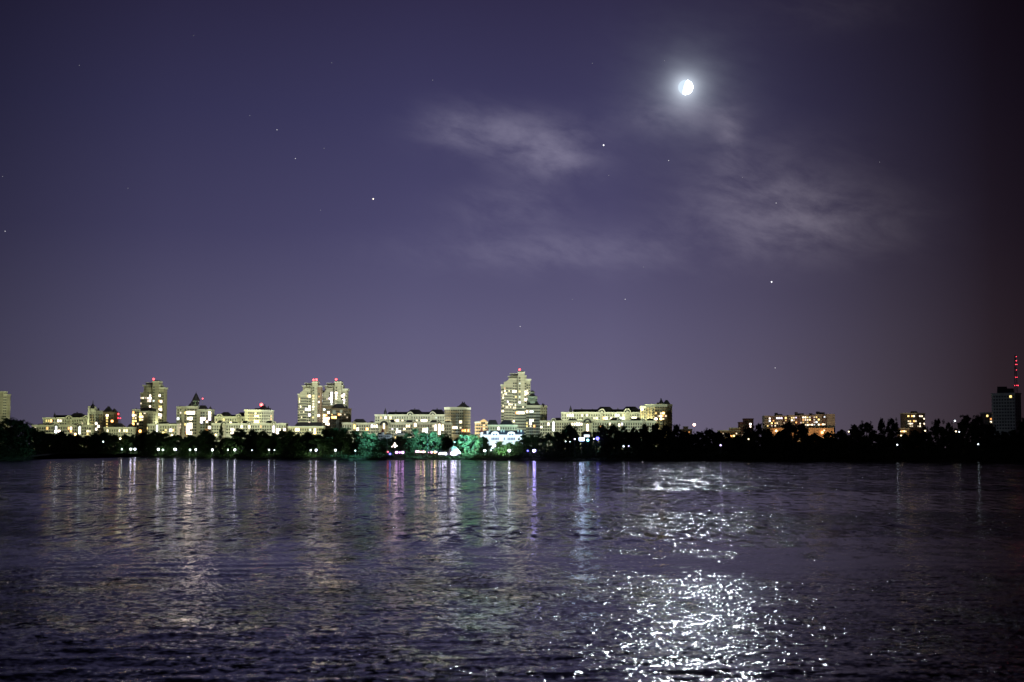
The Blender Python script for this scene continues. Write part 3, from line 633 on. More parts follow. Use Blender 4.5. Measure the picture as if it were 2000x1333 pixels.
def flat_block(label, Y, front, depth, top, mat_, roofs, lits, n, panels=(), bal=(), cones=(), chim=(), beac=None, name='apartment_building', ybot=850, steps=(), band=None, group=None, roofm=None):
    B = bld(name, label, (front[0][0] + front[-1][0]) / 2, Y, 'building', group)
    mb = MB(); wall(mb, front, depth, top)
    for f, d, t in steps: wall(mb, f, d, t)
    B.part('wall', mb, mat_)
    mb = MB(); cornice(mb, front, depth, top, 0, band or .9)
    for f, d, t in steps: cornice(mb, f, d, t, 0, band or .9)
    B.part('cornice', mb, TRIM if mat_ not in (GREY, MAROON, UMBER) else mat_)
    for l, r, t, b, m in panels: mb = MB(); panel(mb, l, r, t, b, Y, 0, .18); B.part('facade_panel', mb, m)
    for l, r, t, b in bal: mb = MB(); panel(mb, l, r, t, b, Y, 0, .6); B.part('glazed_balconies', mb, BALC)
    for l, r, b, t, ins in roofs: mb = MB(); hip(mb, l, r, b, t, Y + 2, depth - 3, ins); B.part('roof', mb, roofm or ROOF)
    for c in cones: cone(B, *c, Y)
    if chim: stacks(B, chim, Y, 7)
    for (a, b), k in zip(zip(front, front[1:]), n): facade(B, a, b, top + 2.5, ybot, k, 2.9, 1.5, 1.4, 2, .62 if bal else .22)
    for (f, d, t), k in zip(steps, n[len(front) - 1:]): facade(B, f[0], f[1], t + 2.5, ybot, k, 2.9, 1.5, 1.4, 2, .22)
    glaze(B, lits)
    if beac: beacon(B, beac[0], beac[1], Y + 6, beac[2], 1.7)
    return B
flat_block('ochre block with a red roof light among dark roof turrets', 1470, [(483, 1470), (510, 1470), (531, 1482)], 10, 801.2, SAND, [(494.5, 527, 801, 797.5, .08), (504, 522, 799, 792.5, .36)],
    [(497, 813, 'w', 3), (504.5, 813, 'w', 3), (497.5, 822, 'w', 4), (505, 822.5, 'y', 4), (500, 805, 'w', 2), (530, 813, 'o', 2), (530, 820, 'o', 2)], [6, 5], [(486, 494, 806, 836, BROWN), (500, 503, 806, 836, BROWN)], chim=[(514, 795, 789.5), (521, 796, 793), (525, 800, 797)],
    beac=(510.5, 790.8, 795), steps=[([(477, 1474), (484, 1471)], 8, 800.5)], cones=[(482, 5, 801, 797)])
row('pale front row with three round gables, left of the twin towers', 1390, [(413, 1390), (465, 1390), (558, 1390)], 13, 827.2, (CREAM, SAND),
    [(437.5, 5.5, 822.5, 3, 856), (487, 5.2, 822.8, 2.4, 850, ('w', 3, 831, 837, .9)), (534.6, 5.2, 823.2, 2.2, 848, ('v', 3, 832, 845, .7))], [(421, 437, 827.3, 821.5, .3), (470, 484, 827.5, 821.8, .35), (517, 532, 827.5, 822.2, .3), (455, 462, 827.3, 825, .2), (545, 553, 827.5, 826, .2)],
    lits=[(470, 834.5, 'w', 4), (453.5, 839.5, 'p', 4), (458, 840, 'w', 2), (453, 849.5, 'p', 4), (507.5, 836, 'o', 2), (542.5, 840, 'p', 4), (548.5, 840, 'w', 3), (555.5, 839, 'p', 4), (541.5, 846, 'p', 4)], cap=90)
row('low yellowish row with dark mansard in front of the twin towers', 1385, [(562, 1385), (631, 1385)], 13, 833.2, (mat('yellow_render', (.52, .48, .30), .85, .12, .25),), (), [(574, 631, 833, 825, .1)],
    lits=[(579, 835, 'w', 4), (579, 840, 'p', 4), (613, 840, 'p', 4), (613, 845, 'y', 4), (604, 836, 'c', 2)], chim=[(596, 828, 825), (615, 829, 826)])
def belvedere_block():
    Y = 1430; B = flat_block('dark brown block with roof belvedere below the right twin tower', Y, [(646, Y), (670, Y + 1), (683.7, Y + 8)], 10, 798, UMBER, [(646.5, 674.5, 798, 790, .24)],
        [(641, 806, 'w', 4), (635, 811.5, 'y', 4), (638, 811.5, 'o', 3), (635, 817, 'w', 4), (638.5, 817, 'p', 3), (642.5, 817, 'w', 4), (648, 816.5, 'o', 4), (653, 816.5, 'o', 4), (656, 816.5, 'y', 4), (661, 811, 'o', 3), (665, 811, 'w', 2), (648, 811, 'y', 2), (635, 822.5, 'p', 4), (638, 822.5, 'w', 4),
         (642, 823, 'w', 2), (636.5, 828, 'w', 3), (642, 828, 'p', 4), (632.5, 801, 'c', 3), (675, 811, 'w', 1), (676.5, 817, 'w', 1)], [7, 3, 4], (), [(649, 655, 801, 809), (663.5, 668, 801, 807), (656, 662, 818, 840), (645, 648, 818, 840)],
        [(676, 5, 797, 791.5)], [(640, 794, 791.5), (673, 797, 792)], steps=[([(631, Y - 1), (647, Y - 1)], 12, 794)])
    mb = MB(); x0, x1 = BX(653, Y), BX(668, Y); z = BZ(790.5, Y); zt = BZ(783, Y)
    for k in range(9): x = x0 + (x1 - x0) * k / 8; mb.box(x - .35, x + .35, Y + 6, Y + 6.7, z, zt)
    mb.box(x0 - .6, x1 + .6, Y + 5.4, Y + 12, z - 1.2, z); mb.box(x0 - .8, x1 + .8, Y + 5.2, Y + 12.2, zt, zt + .9); mb.box(x0 + .5, x1 - .5, Y + 9, Y + 11.5, z, zt, 1)
    B.part('belvedere', mb, [TRIM, UMBER])
belvedere_block()
row('grey row between the dark belvedere block and centre complex', 1400, [(668, 1400), (738, 1400)], 13, 826.3, (SAND, BROWN), [(692.5, 3.2, 823.5, 2.6, 846, ('y', 3, 830, 838, .8))], [(687, 715, 826, 818.5, .24), (720, 730, 826, 823, .3)],
    lits=[(724.5, 831.5, 'v', 4), (727, 831, 'w', 3), (732, 832, 'w', 4), (699, 837.5, 'p', 4), (719, 837.5, 'o', 4)])
row('rear centre row with cone turret and twin humped roofs', 1500, [(732, 1500), (868, 1500)], 14, 810.2, (CREAM, SAND), [(801, 6.5, 804.6, 2, 832), (845, 6.5, 804.2, 2, 832)], [(756, 868, 810, 804.8, .02), (795, 824, 806, 800, .22), (838, 868, 806, 800, .2)],
    lits=[(745, 817.5, 'o', 2), (754.5, 815, 'p', 4), (764.5, 817, 'y', 4), (778, 822, 'w', 4), (773, 822, 'w', 2), (784, 822, 'w', 2), (816, 822, 'w', 2), (821.5, 822, 'p', 3), (827, 821, 'p', 4), (829, 820, 'w', 3), (852, 815.5, 'c', 1)],
    cones=[(751.6, 6.5, 809, 795.5)], chim=[(772, 805, 801.5), (809, 800, 797.5), (853, 800, 797), (740, 810, 808)])
flat_block('tall brown corner block with finialled dark roof at the centre', 1450, [(868, 1456), (880, 1450), (906, 1450), (918.4, 1459)], 9, 796, BROWN, [(892, 916.5, 796.5, 793, .06), (895, 914, 794, 787, .38)],
    [(901, 824.5, 'w', 4), (885, 835.5, 'w', 4), (892, 835, 'w', 4), (900.5, 835, 'w', 2), (905, 840, 'o', 3), (909, 840.5, 'o', 4), (915, 840, 'o', 4)], [3, 6, 4], [(880, 906, 796.8, 802, CREAM), (896, 904, 802.5, 850, SAND)], [(890, 896, 808, 850)],
    chim=[(902.5, 788, 784.3), (906.5, 789, 785)], band=2.2)
row('front centre row with one big and two small round gables', 1400, [(736, 1400), (881, 1400)], 13, 826.2, (SAND, BROWN),
    [(750, 12, 818.5, 7, 850, ('w', 3, 828, 838, .8)), (811, 4.8, 822.3, 2.2, 850, ('w', 4, 827, 834, .9)), (858.4, 4.8, 822.3, 2.2, 852, ('p', 4, 829, 849, 1.0))], [(762, 770, 826, 820, .2), (790, 807, 826.2, 821, .3), (838, 855, 826.2, 821, .3), (868, 881, 826.2, 822.5, .2)],
    lits=[(725, 832, 'v', 3), (794, 832, 'w', 3), (797, 832, 'w', 3), (768, 838, 'v', 2), (774, 838, 'c', 2), (788, 838, 'w', 3), (774, 842.5, 'p', 4), (777, 843, 'v', 4), (826, 838.5, 'w', 3), (831.5, 838.5, 'w', 3), (827, 843.5, 'p', 4), (829, 843.5, 'p', 4), (850, 834, 'p', 4), (850.5, 839, 'w', 4), (866, 834, 'w', 4), (866.5, 839.5, 'w', 4), (844, 834, 'w', 2)], cap=90)
# peach gable house and its neighbour
def peach():
    Y = 1330; B = flat_block('peach gabled building glowing orange below the tallest tower', Y, [(927.5, Y + 2), (929.5, Y), (952, Y)], 12, 824.5, PEACH, [(951, 973, 830, 820.5, .2)], [(944, 832.5, 'o', 2), (946, 838, 'o', 2)], [1, 5])
    mb = MB(); mb.slab([(BX(936, Y), BZ(825.5, Y)), (BX(938, Y), BZ(822.5, Y)), (BX(945, Y), BZ(818.6, Y)), (BX(951, Y), BZ(822.5, Y)), (BX(952, Y), BZ(825.5, Y))], Y - .5, Y + 9); B.part('gable', mb, PEACH)
    mb = MB()
    for p in (941.5, 945.5): mb.box(BX(p, Y) - .8, BX(p, Y) + .8, Y - .6, Y - .4, BZ(828.5, Y), BZ(825, Y))
    B.part('gable_window', mb, GLASS)
peach()
row('low row with two dark mansards between peach building and rotunda block', 1345, [(952, 1345), (1010, 1345)], 12, 830.5, (SAND,), (), [(953, 972, 830.5, 820.5, .25), (975, 1004, 830.5, 820.5, .28)], lits=[(975, 838.5, 'p', 4), (976.5, 843.5, 'p', 3), (982, 843.5, 'p', 3), (1005, 825, 'w', 2)], chim=[(968, 826, 823), (987, 822, 819.8)])
def rotunda_block():
    Y = 1420; B = flat_block('rotunda block with columned lantern right of the tallest tower', Y, [(1027.5, Y), (1055.7, Y), (1068.6, Y + 11)], 8, 792.3, CREAM, [(1029, 1055, 792, 784, .22)],
        [(1009.5, 807, 'o', 4), (1013, 806.5, 'p', 4), (1016.5, 807, 'p', 4), (1023, 807, 'w', 4), (1030.5, 806.5, 'w', 4), (1037, 806.5, 'c', 3), (1040, 806, 'c', 3), (1037, 824, 'p', 4), (1040, 824, 'w', 4), (1037, 829, 'w', 4), (1031, 824.5, 'y', 2), (1031, 830.5, 'y', 2), (1045, 830, 'o', 3), (1038, 833, 'p', 2), (1023, 796.5, 'w', 2)], [8, 3, 5],
        [(1027.5, 1033, 798, 850, SAND), (1008, 1012, 800, 850, BROWN), (1019, 1027, 800, 850, BROWN)], [(1034, 1041, 803, 850), (1046.5, 1054, 803, 850), (1012.5, 1018, 805, 850)], [(1060.5, 6, 793, 786)], [(1026, 788, 784), (1063, 792, 789)], steps=[([(1008, Y - .8), (1027.5, Y - .8)], 14, 788.8)], band=1.6)
    x, yc = BX(1040, Y), Y + 8; s = lambda p: p / F * Y; mb = MB()
    mb.lathe((x, yc), [(s(11), BZ(788, Y)), (s(10.5), BZ(784.6, Y)), (s(9.6), BZ(784.5, Y)), (s(9.6), BZ(783.6, Y)), (s(7), BZ(783.4, Y)), (s(7), BZ(777, Y)), (s(9.6), BZ(776.8, Y)), (s(10.4), BZ(775.6, Y)), (s(10), BZ(774.4, Y)), (s(8), BZ(773.6, Y))], 20)
    for k in range(18): a = 2 * math.pi * k / 18; mb.tube((x + s(8.9) * math.cos(a), yc + s(8.9) * math.sin(a), BZ(783.8, Y)), (x + s(8.9) * math.cos(a), yc + s(8.9) * math.sin(a), BZ(776.5, Y)), .38, .34, 6)
    r = B.part('rotunda', mb, mat('mint_render', (.44, .52, .47), .8, .1, .5))
    mb = MB(); mb.lathe((x, yc), [(s(6.4), BZ(773.8, Y)), (s(5), BZ(771, Y)), (s(4), BZ(770.5, Y)), (s(4), BZ(767.6, Y))], 14); B.part('rotunda_roof', mb, ROOF)
    mb = MB(); mb.lathe((x, yc), [(s(4.2), BZ(768, Y)), (s(5), BZ(767.4, Y)), (s(5), BZ(765.4, Y)), (s(3.6), BZ(765.2, Y))], 14); B.part('lantern', mb, MATS['mint_render'])
    mb = MB(); mb.lathe((x, yc), [(s(3.8), BZ(765.3, Y)), (s(2.8), BZ(763.6, Y)), (s(.5), BZ(762.4, Y))], 12); B.part('lantern_dome', mb, ROOF)
rotunda_block()
# right complex
row('rear right row with cone turret, humped roofs and two round gables', 1500, [(1097, 1500), (1253, 1500)], 14, 805.6, (CREAM, SAND), [(1175.5, 7, 798.8, 2.4, 828), (1225.6, 7, 798.4, 2.6, 828)], [(1119, 1253, 805.4, 799.6, .015), (1166, 1199, 801, 794.6, .22), (1217, 1249, 801, 794.2, .22)],
    lits=[(1107, 812.5, 'w', 3), (1112.5, 812.5, 'p', 4), (1117.5, 812.5, 'p', 4), (1135, 813, 'w', 3), (1148, 812, 'w', 3), (1161, 818, 'w', 2), (1167, 818, 'w', 3), (1180, 817.5, 'o', 4), (1186, 817, 'p', 4), (1191.5, 817, 'w', 3), (1204, 810.5, 'c', 4), (1206, 811, 'c', 3), (1216.5, 812, 'y', 3), (1217, 817, 'p', 4), (1211, 817, 'c', 3), (1236, 817, 'w', 4), (1242, 817, 'w', 4)],
    cones=[(1115, 7, 804.5, 791)], chim=[(1137, 800, 797.5), (1158, 800, 798.3), (1208, 799.5, 797), (1103, 805, 803.6)], cap=90)
flat_block('ochre corner block with dark crested roof at the right end', 1450, [(1261, 1458), (1279, 1450), (1303, 1450), (1313, 1457)], 9, 790, BROWN, [(1283, 1309.5, 789.5, 786.5, .05), (1288, 1297, 788, 780, .4), (1297, 1309, 788, 781.5, .35)],
    [(1256.5, 799.5, 'w', 4), (1282, 820.5, 'p', 4), (1291, 809, 'w', 2), (1297.5, 809, 'y', 4), (1290, 815, 'w', 4), (1294, 815, 'o', 2), (1299, 815, 'w', 2), (1291, 820, 'y', 4), (1298, 820, 'w', 2), (1283, 809, 'y', 2), (1284, 815, 'w', 1)], [3, 5, 3, 2], [(1279, 1303, 790.6, 796, CREAM), (1261, 1278, 791, 796, CREAM)], [(1289, 1294, 800, 830)], steps=[([(1252, 1459), (1262, 1457)], 8, 793.6)], chim=[(1293, 781, 777.8)], band=2.0)
row('long front row at right with big rounded gable above the floodlight', 1400, [(1055, 1400), (1282, 1400)], 13, 822.3, (CREAM, SAND),
    [(1081, 5, 817, 2.4, 845, ('c', 4, 825, 842, .8)), (1147.4, 12, 813.8, 7, 846, ('w', 4, 829, 844, .7)), (1209.4, 4.6, 817.5, 2.6, 840, ('w', 3, 828, 833, .8)), (1256.8, 4.6, 817.5, 2.6, 840)], [(1083, 1098, 822, 816.2, .2), (1110, 1128, 822, 818.5, .1), (1192, 1208, 822.2, 816.8, .2), (1231, 1256, 822.2, 817, .2), (1264, 1279, 822.2, 818.5, .15)],
    lits=[(1119.5, 829, 'w', 3), (1122, 829, 'p', 3), (1127, 829, 'p', 4), (1129, 829, 'p', 4), (1137, 829, 'p', 3), (1071, 829, 'w', 4), (1058, 835.5, 'p', 3), (1173, 834, 'o', 4), (1178, 835, 'w', 3), (1193, 828.5, 'w', 3), (1217, 829.5, 'v', 3), (1260, 832, 'w', 2)], cap=90)

# ------------------------------------------------------------------ houses near the park
def townhouses():
    Y = 1020; B = bld('townhouse', 'floodlit white townhouse with blue roof and two arched dormers', 982, Y, 'house')
    mb = MB(); wall(mb, [(944, Y), (1024, Y)], 12, 850); B.part('wall', mb, WHITE); mb = MB(); cornice(mb, [(944, Y), (1024, Y)], 12, 850, 0, .4, .3); B.part('cornice', mb, WHITE)
    mb = MB(); hip(mb, 943, 1025, 849.6, 841, Y + .6, 11, .03); B.part('roof', mb, BLUEROOF)
    for c in (967, 998.5):
        mb = MB(); pts = arch_pts(c, 7.5, 843.5, 851.5, Y); zt = BZ(847.2, Y)
        cx = BX(c, Y); r = 7.5 / F * Y; pts = [(cx - r, BZ(851.5, Y))] + [(cx - r * math.cos(math.pi * k / 10), zt + .55 * r * math.sin(math.pi * k / 10)) for k in range(11)] + [(cx + r, BZ(851.5, Y))]
        mb.slab(pts, Y - .9, Y + 4); d = B.part('arched_dormer', mb, WHITE)
        for q in (-2.6, 2.6): mb = MB(); mb.box(BX(c + q - 1.7, Y), BX(c + q + 1.7, Y), Y - .98, Y - .85, BZ(850.6, Y), BZ(847.6, Y)); B.part('dormer_window', mb, mat('blue_pane', (.10, .13, .22), .25), d)
    mb = MB()
    for p in (951, 956, 979, 984, 1012, 1018): mb.box(BX(p, Y) - .5, BX(p, Y) + .5, Y + 3, Y + 4.2, BZ(846, Y), BZ(839.5, Y))
    B.part('chimney', mb, mat('teal_render', (.30, .42, .40), .8))
    for p in (961, 964, 967, 970, 973, 992.5, 995.5, 998.5, 1001.5, 1004.5, 950, 985, 1014): mb = MB(); mb.box(BX(p, Y) - .42, BX(p, Y) + .42, Y - .1, Y + .05, BZ(860, Y), BZ(855, Y)); B.part('window', mb, MATS['blue_pane'])
    mb = MB(); mb.box(BX(976.5, Y), BX(981, Y), Y - .1, Y + .05, BZ(862, Y), BZ(855, Y)); B.part('lit_window', mb, lit('w', 2))
    for l, r in ((958, 976), (989.5, 1008)): rail(B, l, r, 862.5, Y - 1.2, 1.0)
    for c, t, b, w in ((940.5, 834, 845, 8), (952, 836, 842, 5)):
        mb = MB(); x = BX(c, Y); r = w / 2 / F * Y; mb.lathe((x, Y + 2), [(r * .8, GZ), (r * .8, BZ(b, Y))], 10); B.part('turret', mb, WHITE)
        mb = MB(); mb.lathe((x, Y + 2), [(r * 1.05, BZ(b, Y)), (r * .5, BZ((b * .6 + t * .4), Y)), (.08, BZ(t, Y))], 10); B.part('turret_roof', mb, REDROOF)
townhouses()
def small_house():
    Y = 1060; B = bld('villa', 'small white villa with a dark red pointed turret', 751, Y, 'house')
    mb = MB(); wall(mb, [(738, Y), (764, Y)], 10, 849); wall(mb, [(751, Y - 1), (763, Y - 1)], 6, 851); B.part('wall', mb, WHITE)
    mb = MB(); hip(mb, 736.5, 748, 849, 845.5, Y, 9, .2); hip(mb, 752, 764.5, 849.5, 846.5, Y - .5, 9, .25); B.part('roof', mb, ROOF)
    x = BX(747.3, Y); mb = MB(); mb.lathe((x, Y + 1), [(1.1, GZ), (1.1, BZ(845, Y))], 10); B.part('turret', mb, WHITE)
    mb = MB(); mb.lathe((x, Y + 1), [(1.5, BZ(845, Y)), (.8, BZ(841, Y)), (.06, BZ(836.5, Y))], 10); B.part('turret_roof', mb, REDROOF)
    for p in (742, 746, 754, 757, 760): mb = MB(); mb.box(BX(p, Y) - .35, BX(p, Y) + .35, Y - 1.1, Y - .9 if p > 751 else Y + .05, BZ(854.5, Y), BZ(851.5, Y)); B.part('window', mb, GLASS)
small_house()
flat_block('low yellow house with dark roof behind the park trees', 1080, [(772, 1080), (803, 1080)], 10, 847.5, MATS['yellow_render'], [(773, 789, 848, 845, .2)], [(776, 850.5, 'y', 3), (792, 850, 'y', 4), (796, 851, 'w', 3), (800, 854, 'w', 3)], [7], ybot=858)
def colonnade():
    Y = 985; B = bld('colonnade_pavilion', 'low white colonnaded pavilion among the left bank trees', 334, Y, 'pavilion'); x0, x1 = BX(315, Y), BX(354, Y); zt = BZ(864, Y); mb = MB()
    mb.box(x0, x1, Y, Y + 6, zt - .9, zt); mb.box(x0 - .2, x1 + .2, Y - .2, Y + 6.2, zt, zt + .3); B.part('entablature', mb, GREY)
    for k in range(11): mb = MB(); x = x0 + .5 + (x1 - x0 - 1) * k / 10; mb.tube((x, Y + .5, GZ), (x, Y + .5, zt - .9), .36, .3, 8); B.part('column', mb, GREY)
    mb = MB(); mb.box(x0, x1, Y + 4, Y + 6, GZ - .2, zt - .9); B.part('rear_wall', mb, UMBER)
colonnade()

# ------------------------------------------------------------------ right-hand town
flat_block('low orange lit house right of the ochre corner block', 1700, [(1332, 1700), (1352, 1700)], 12, 838.5, mat('tan_panel', (.36, .25, .16), .9, .15, .4, joints=2.9), (), [(1346, 842, 'o', 1), (1338, 845, 'o', 1)], [5], steps=[([(1336, 1702), (1344, 1702)], 8, 833.5)])
flat_block('tan stepped block half hidden by dark trees at right', 1550, [(1406, 1550), (1425, 1550), (1446, 1556)], 10, 841, MATS['tan_panel'], (), [(1423, 850.5, 'y', 4), (1428, 850.5, 'o', 3), (1434, 850.5, 'y', 4), (1411, 846, 'w', 2), (1411, 850, 'w', 2), (1408, 838, 'o', 2), (1431, 856, 'v', 3), (1424, 862.5, 'w', 4), (1438, 846, 'w', 2), (1442, 846.5, 'w', 2)], [4, 4, 3], steps=[([(1427, 1554), (1446, 1556)], 8, 836)], ybot=866)
flat_block('dark red stepped block left of the long panel slab', 1620, [(1455, 1620), (1472, 1622)], 12, 818, MAROON, (), [(1464.5, 830, 'p', 4), (1464.5, 834, 'p', 3), (1462, 843, 'p', 1), (1450, 851, 'w', 2), (1456, 851, 'w', 2), (1460, 848, 'p', 1)], [4, 3], steps=[([(1445, 1619), (1456, 1619)], 12, 825)], ybot=858)
def slab():
    Y = 1600; B = bld('apartment_slab', 'long grey panel slab with scattered lit windows at right', 1560, Y, 'building')
    mb = MB(); rng = random.Random(4)
    xs = [1493.4, 1506, 1516, 1529, 1541, 1553, 1567, 1580, 1593, 1606, 1616, 1631.4]
    for k, (a, b) in enumerate(zip(xs, xs[1:])):
        yo = Y + (1.8 if k % 2 else 0); t = 812.2 - 3.6 * ((a - 1493) / 138)
        mb.box(BX(a, Y), BX(b, Y), yo, Y + 14, GZ, BZ(t + (.9 if k % 2 else 0), Y))
    B.part('wall', mb, GREY)
    for k, (a, b) in enumerate(zip(xs, xs[1:])):
        if k % 2 == 1: m = MB(); t = 812.2 - 3.6 * ((a - 1493) / 138); m.box(BX(a, Y) + .2, BX(b, Y) - .2, Y + 1.6, Y + 1.9, BZ(834, Y), BZ(t + 3, Y)); B.part('balcony_stack', m, MAROON)
        if k < 10: facade(B, (a, Y + (1.55 if k % 2 else 0)), (b, Y + (1.55 if k % 2 else 0)), 812.2 - 3.6 * ((a - 1493) / 138) + 2, 836, 3, 2.8, 1.4, 1.4, 2)
    m = MB(); m.box(BX(1499, Y - 8), BX(1629, Y - 8), Y - 8, Y - .3, GZ, BZ(836.5, Y)); B.part('podium', m, PEACH)
    m = MB()
    for a, b, t in ((1516.5, 1521, 806.5), (1521, 1530, 809), (1556, 1560, 805), (1560, 1572, 807.5), (1598, 1603, 804), (1603, 1613, 805.5), (1584, 1589, 807.5)): m.box(BX(a, Y), BX(b, Y), Y + 4, Y + 10, BZ(813, Y), BZ(t, Y))
    B.part('roof_plant', m, ROOF)
    glaze(B, [(1503, 817.5, 'p', 4), (1503, 822, 'c', 4), (1519, 817.5, 'v', 4), (1522, 817, 'v', 4), (1526, 817.5, 'v', 4), (1512, 821, 'o', 3), (1507, 826, 'y', 4), (1513, 826, 'y', 3), (1517, 826, 'w', 3), (1514, 830, 'w', 3), (1499, 834, 'y', 3), (1506, 834, 'p', 1), (1536.5, 817, 'y', 4), (1533, 821, 'y', 2), (1531, 824.5, 'w', 3), (1547, 815.5, 'y', 3), (1547, 818, 'w', 3), (1552, 816, 'v', 3),
              (1547, 821, 'w', 4), (1552, 820.5, 'w', 2), (1557, 825, 'o', 4), (1564.5, 824.5, 'p', 1), (1568, 815.5, 'w', 4), (1571, 815.5, 'w', 4), (1573.5, 816, 'y', 3), (1579, 815.5, 'c', 2), (1569, 820, 'o', 3), (1573, 820, 'w', 3), (1576.5, 820, 'p', 3), (1583.5, 819.5, 'y', 4), (1588.5, 819.5, 'p', 2), (1569, 824.5, 'y', 2), (1579, 824, 'y', 2), (1588.5, 824, 'p', 2), (1593, 823.5, 'c', 4),
              (1576, 828.5, 'w', 4), (1580, 828, 'w', 3), (1584.5, 828.5, 'w', 4), (1589, 828.5, 'c', 2), (1573, 829, 'w', 3), (1595.5, 814.5, 'y', 3), (1592.5, 815, 'w', 2), (1598.5, 819, 'y', 4), (1599, 828, 'w', 4), (1603, 828, 'o', 3), (1607, 828, 'w', 4), (1611, 827.5, 'w', 3), (1611.5, 815, 'c', 3)], cap=98)
    for p, q, r, m_ in ((1516, 842, 1.3, lamp_mat('low_warm', (1, .66, .33), 14)), (1606, 845, 1.5, lamp_mat('low_orange', (1, .42, .16), 18)), (1610, 841, .7, DIMY0), (1507, 849, .8, DIMY0)):
        x = BX(p, Y - 9); mm = MB(); mm.ball((x, Y - 9, BZ(q, Y - 9)), r, 0); mm.box(x - .2, x + .2, Y - 9, Y - 7.9, BZ(q, Y - 9) - .2, BZ(q, Y - 9) + .2, 1); B.part('wall_lamp', mm, [m_, STEEL])
slab()
flat_block('small square block with glowing windows near right edge', 1650, [(1766, 1650), (1791, 1648), (1807.3, 1655)], 10, 807.3, mat('dim_brown_panel', (.17, .13, .11), .9, .15, .4, joints=2.9), [(1781, 1794, 807, 803.5, .1)],
    [(1775, 815, 'y', 4), (1782, 814.5, 'o', 4), (1785, 814.5, 'w', 4), (1796.5, 814, 'p', 4), (1799, 814.5, 'w', 4), (1804, 818, 'w', 4), (1774, 822.5, 'w', 3), (1777, 822.5, 'y', 3), (1784.5, 822, 'o', 4), (1789.5, 822, 'w', 3), (1774, 826, 'w', 2), (1777, 830, 'w', 4), (1781.5, 830, 'p', 3), (1795.5, 826, 'w', 4), (1804, 826, 'w', 4), (1777, 834, 'w', 2), (1781, 834, 'w', 2), (1795, 833.5, 'w', 4), (1792, 834, 'w', 2)], [7, 4], ybot=840)
flat_block('low lit annex at the foot of the small square block', 1630, [(1757, 1630), (1776, 1630)], 10, 837, MATS['tan_panel'], (), [(1759.5, 841, 'w', 4), (1762, 841.5, 'o', 4), (1764.5, 841, 'y', 4), (1767.5, 838, 'w', 4), (1769, 840.5, 'y', 3)], [7], ybot=846)
flat_block('dark unlit tower block at right edge with one lit window', 1300, [(1941, 1306), (1984, 1296), (1996, 1304)], 4, 768, mat('mossy_panel', (.62, .64, .58), .9, .2, .3, joints=2.9), [(1950, 1970, 768, 755.5, .03), (1968, 1983, 768, 759, .04)], [(1973, 773, 'y', 4)], [8, 3], name='apartment_tower', ybot=838)
flat_block('dim low block beside the dark right edge tower', 1330, [(1924, 1330), (1941, 1330)], 12, 806, MATS['dim_brown_panel'], (), [(1930, 812, 'y', 4), (1936, 821, 'o', 3), (1937, 826, 'w', 4), (1937.5, 832, 'w', 3)], [5], ybot=838)
flat_block('pale slim tower cut off by the left edge', 1500, [(-14, 1500), (4, 1500), (11, 1502)], 12, 770, SAND, (), [], [4, 2], steps=[([(-14, 1499), (4, 1499)], 12, 765)], name='apartment_tower', ybot=815)
radio_mast(1985, [(1985, 697, 1.6, REDS), (1985, 705, 2.2, REDS), (1983.8, 712.3, 1.8, REDS), (1986, 712.3, 1.8, REDS), (1985.3, 723, 1.6, REDS), (1984, 737.3, 1.8, REDS), (1986.4, 737.3, 1.8, REDS), (1982, 753.4, 1.8, REDS), (1986.2, 753, 2.2, REDS), (1988.6, 753.3, 2, REDS), (1990, 769, 1.6, REDS)], 694, 883, 3400, 'very tall lattice mast with a column of red lights at right edge')

# ------------------------------------------------------------------ lamps
def lamp(px, py, r, m, label, Y=None, group='park lamps along the far bank', name='street_lamp', watt=0, col=None, aim=None, cone=130):
    Y = Y or shoreY(px) + 5; p = at(px, py, Y); B = Thing(name, label, 'lamp', (p.x, Y, GZ - 1), group)
    mb = MB(); mb.tube((p.x, Y + .35, GZ - 1), (p.x, Y + .35, p.z + r * .4), .11, .07, 6); mb.tube((p.x, Y + .35, p.z + r * .4), (p.x, Y, p.z + r), .06, .05, 5); B.part('pole', mb, STEEL)
    r *= .8; mb = MB(); mb.ball(p, r, 0, 10); B.part('lamp_globe', mb, m)
    mb = MB(); mb.lathe((p.x, Y), [(r * .75, p.z + r * .75), (r * .6, p.z + r * 1.05), (.08, p.z + r * 1.2)], 8); B.part('lamp_cap', mb, STEEL)
    if watt:
        l = bpy.data.lights.new('lamp_light', 'SPOT' if aim else 'POINT'); l.energy = watt; l.color = col; l.shadow_soft_size = r
        lo = bpy.data.objects.new('lamp_light', l); COL.objects.link(lo); lo.parent = B.o; lo.location = Vector((p.x, Y - r - .4, p.z)) - B.loc
        if aim: l.spot_size = R(cone); l.spot_blend = .6; lo.rotation_euler = (-Vector(aim)).to_track_quat('Z', 'Y').to_euler()
    return B
DIMV = lamp_mat('dim_violet', (.66, .52, 1), 16); DIMC = lamp_mat('dim_cool', (.78, .9, 1), 14); DIMY = lamp_mat('dim_yellow', (1, .8, .5), 12)
VL = 'violet park lamp, '
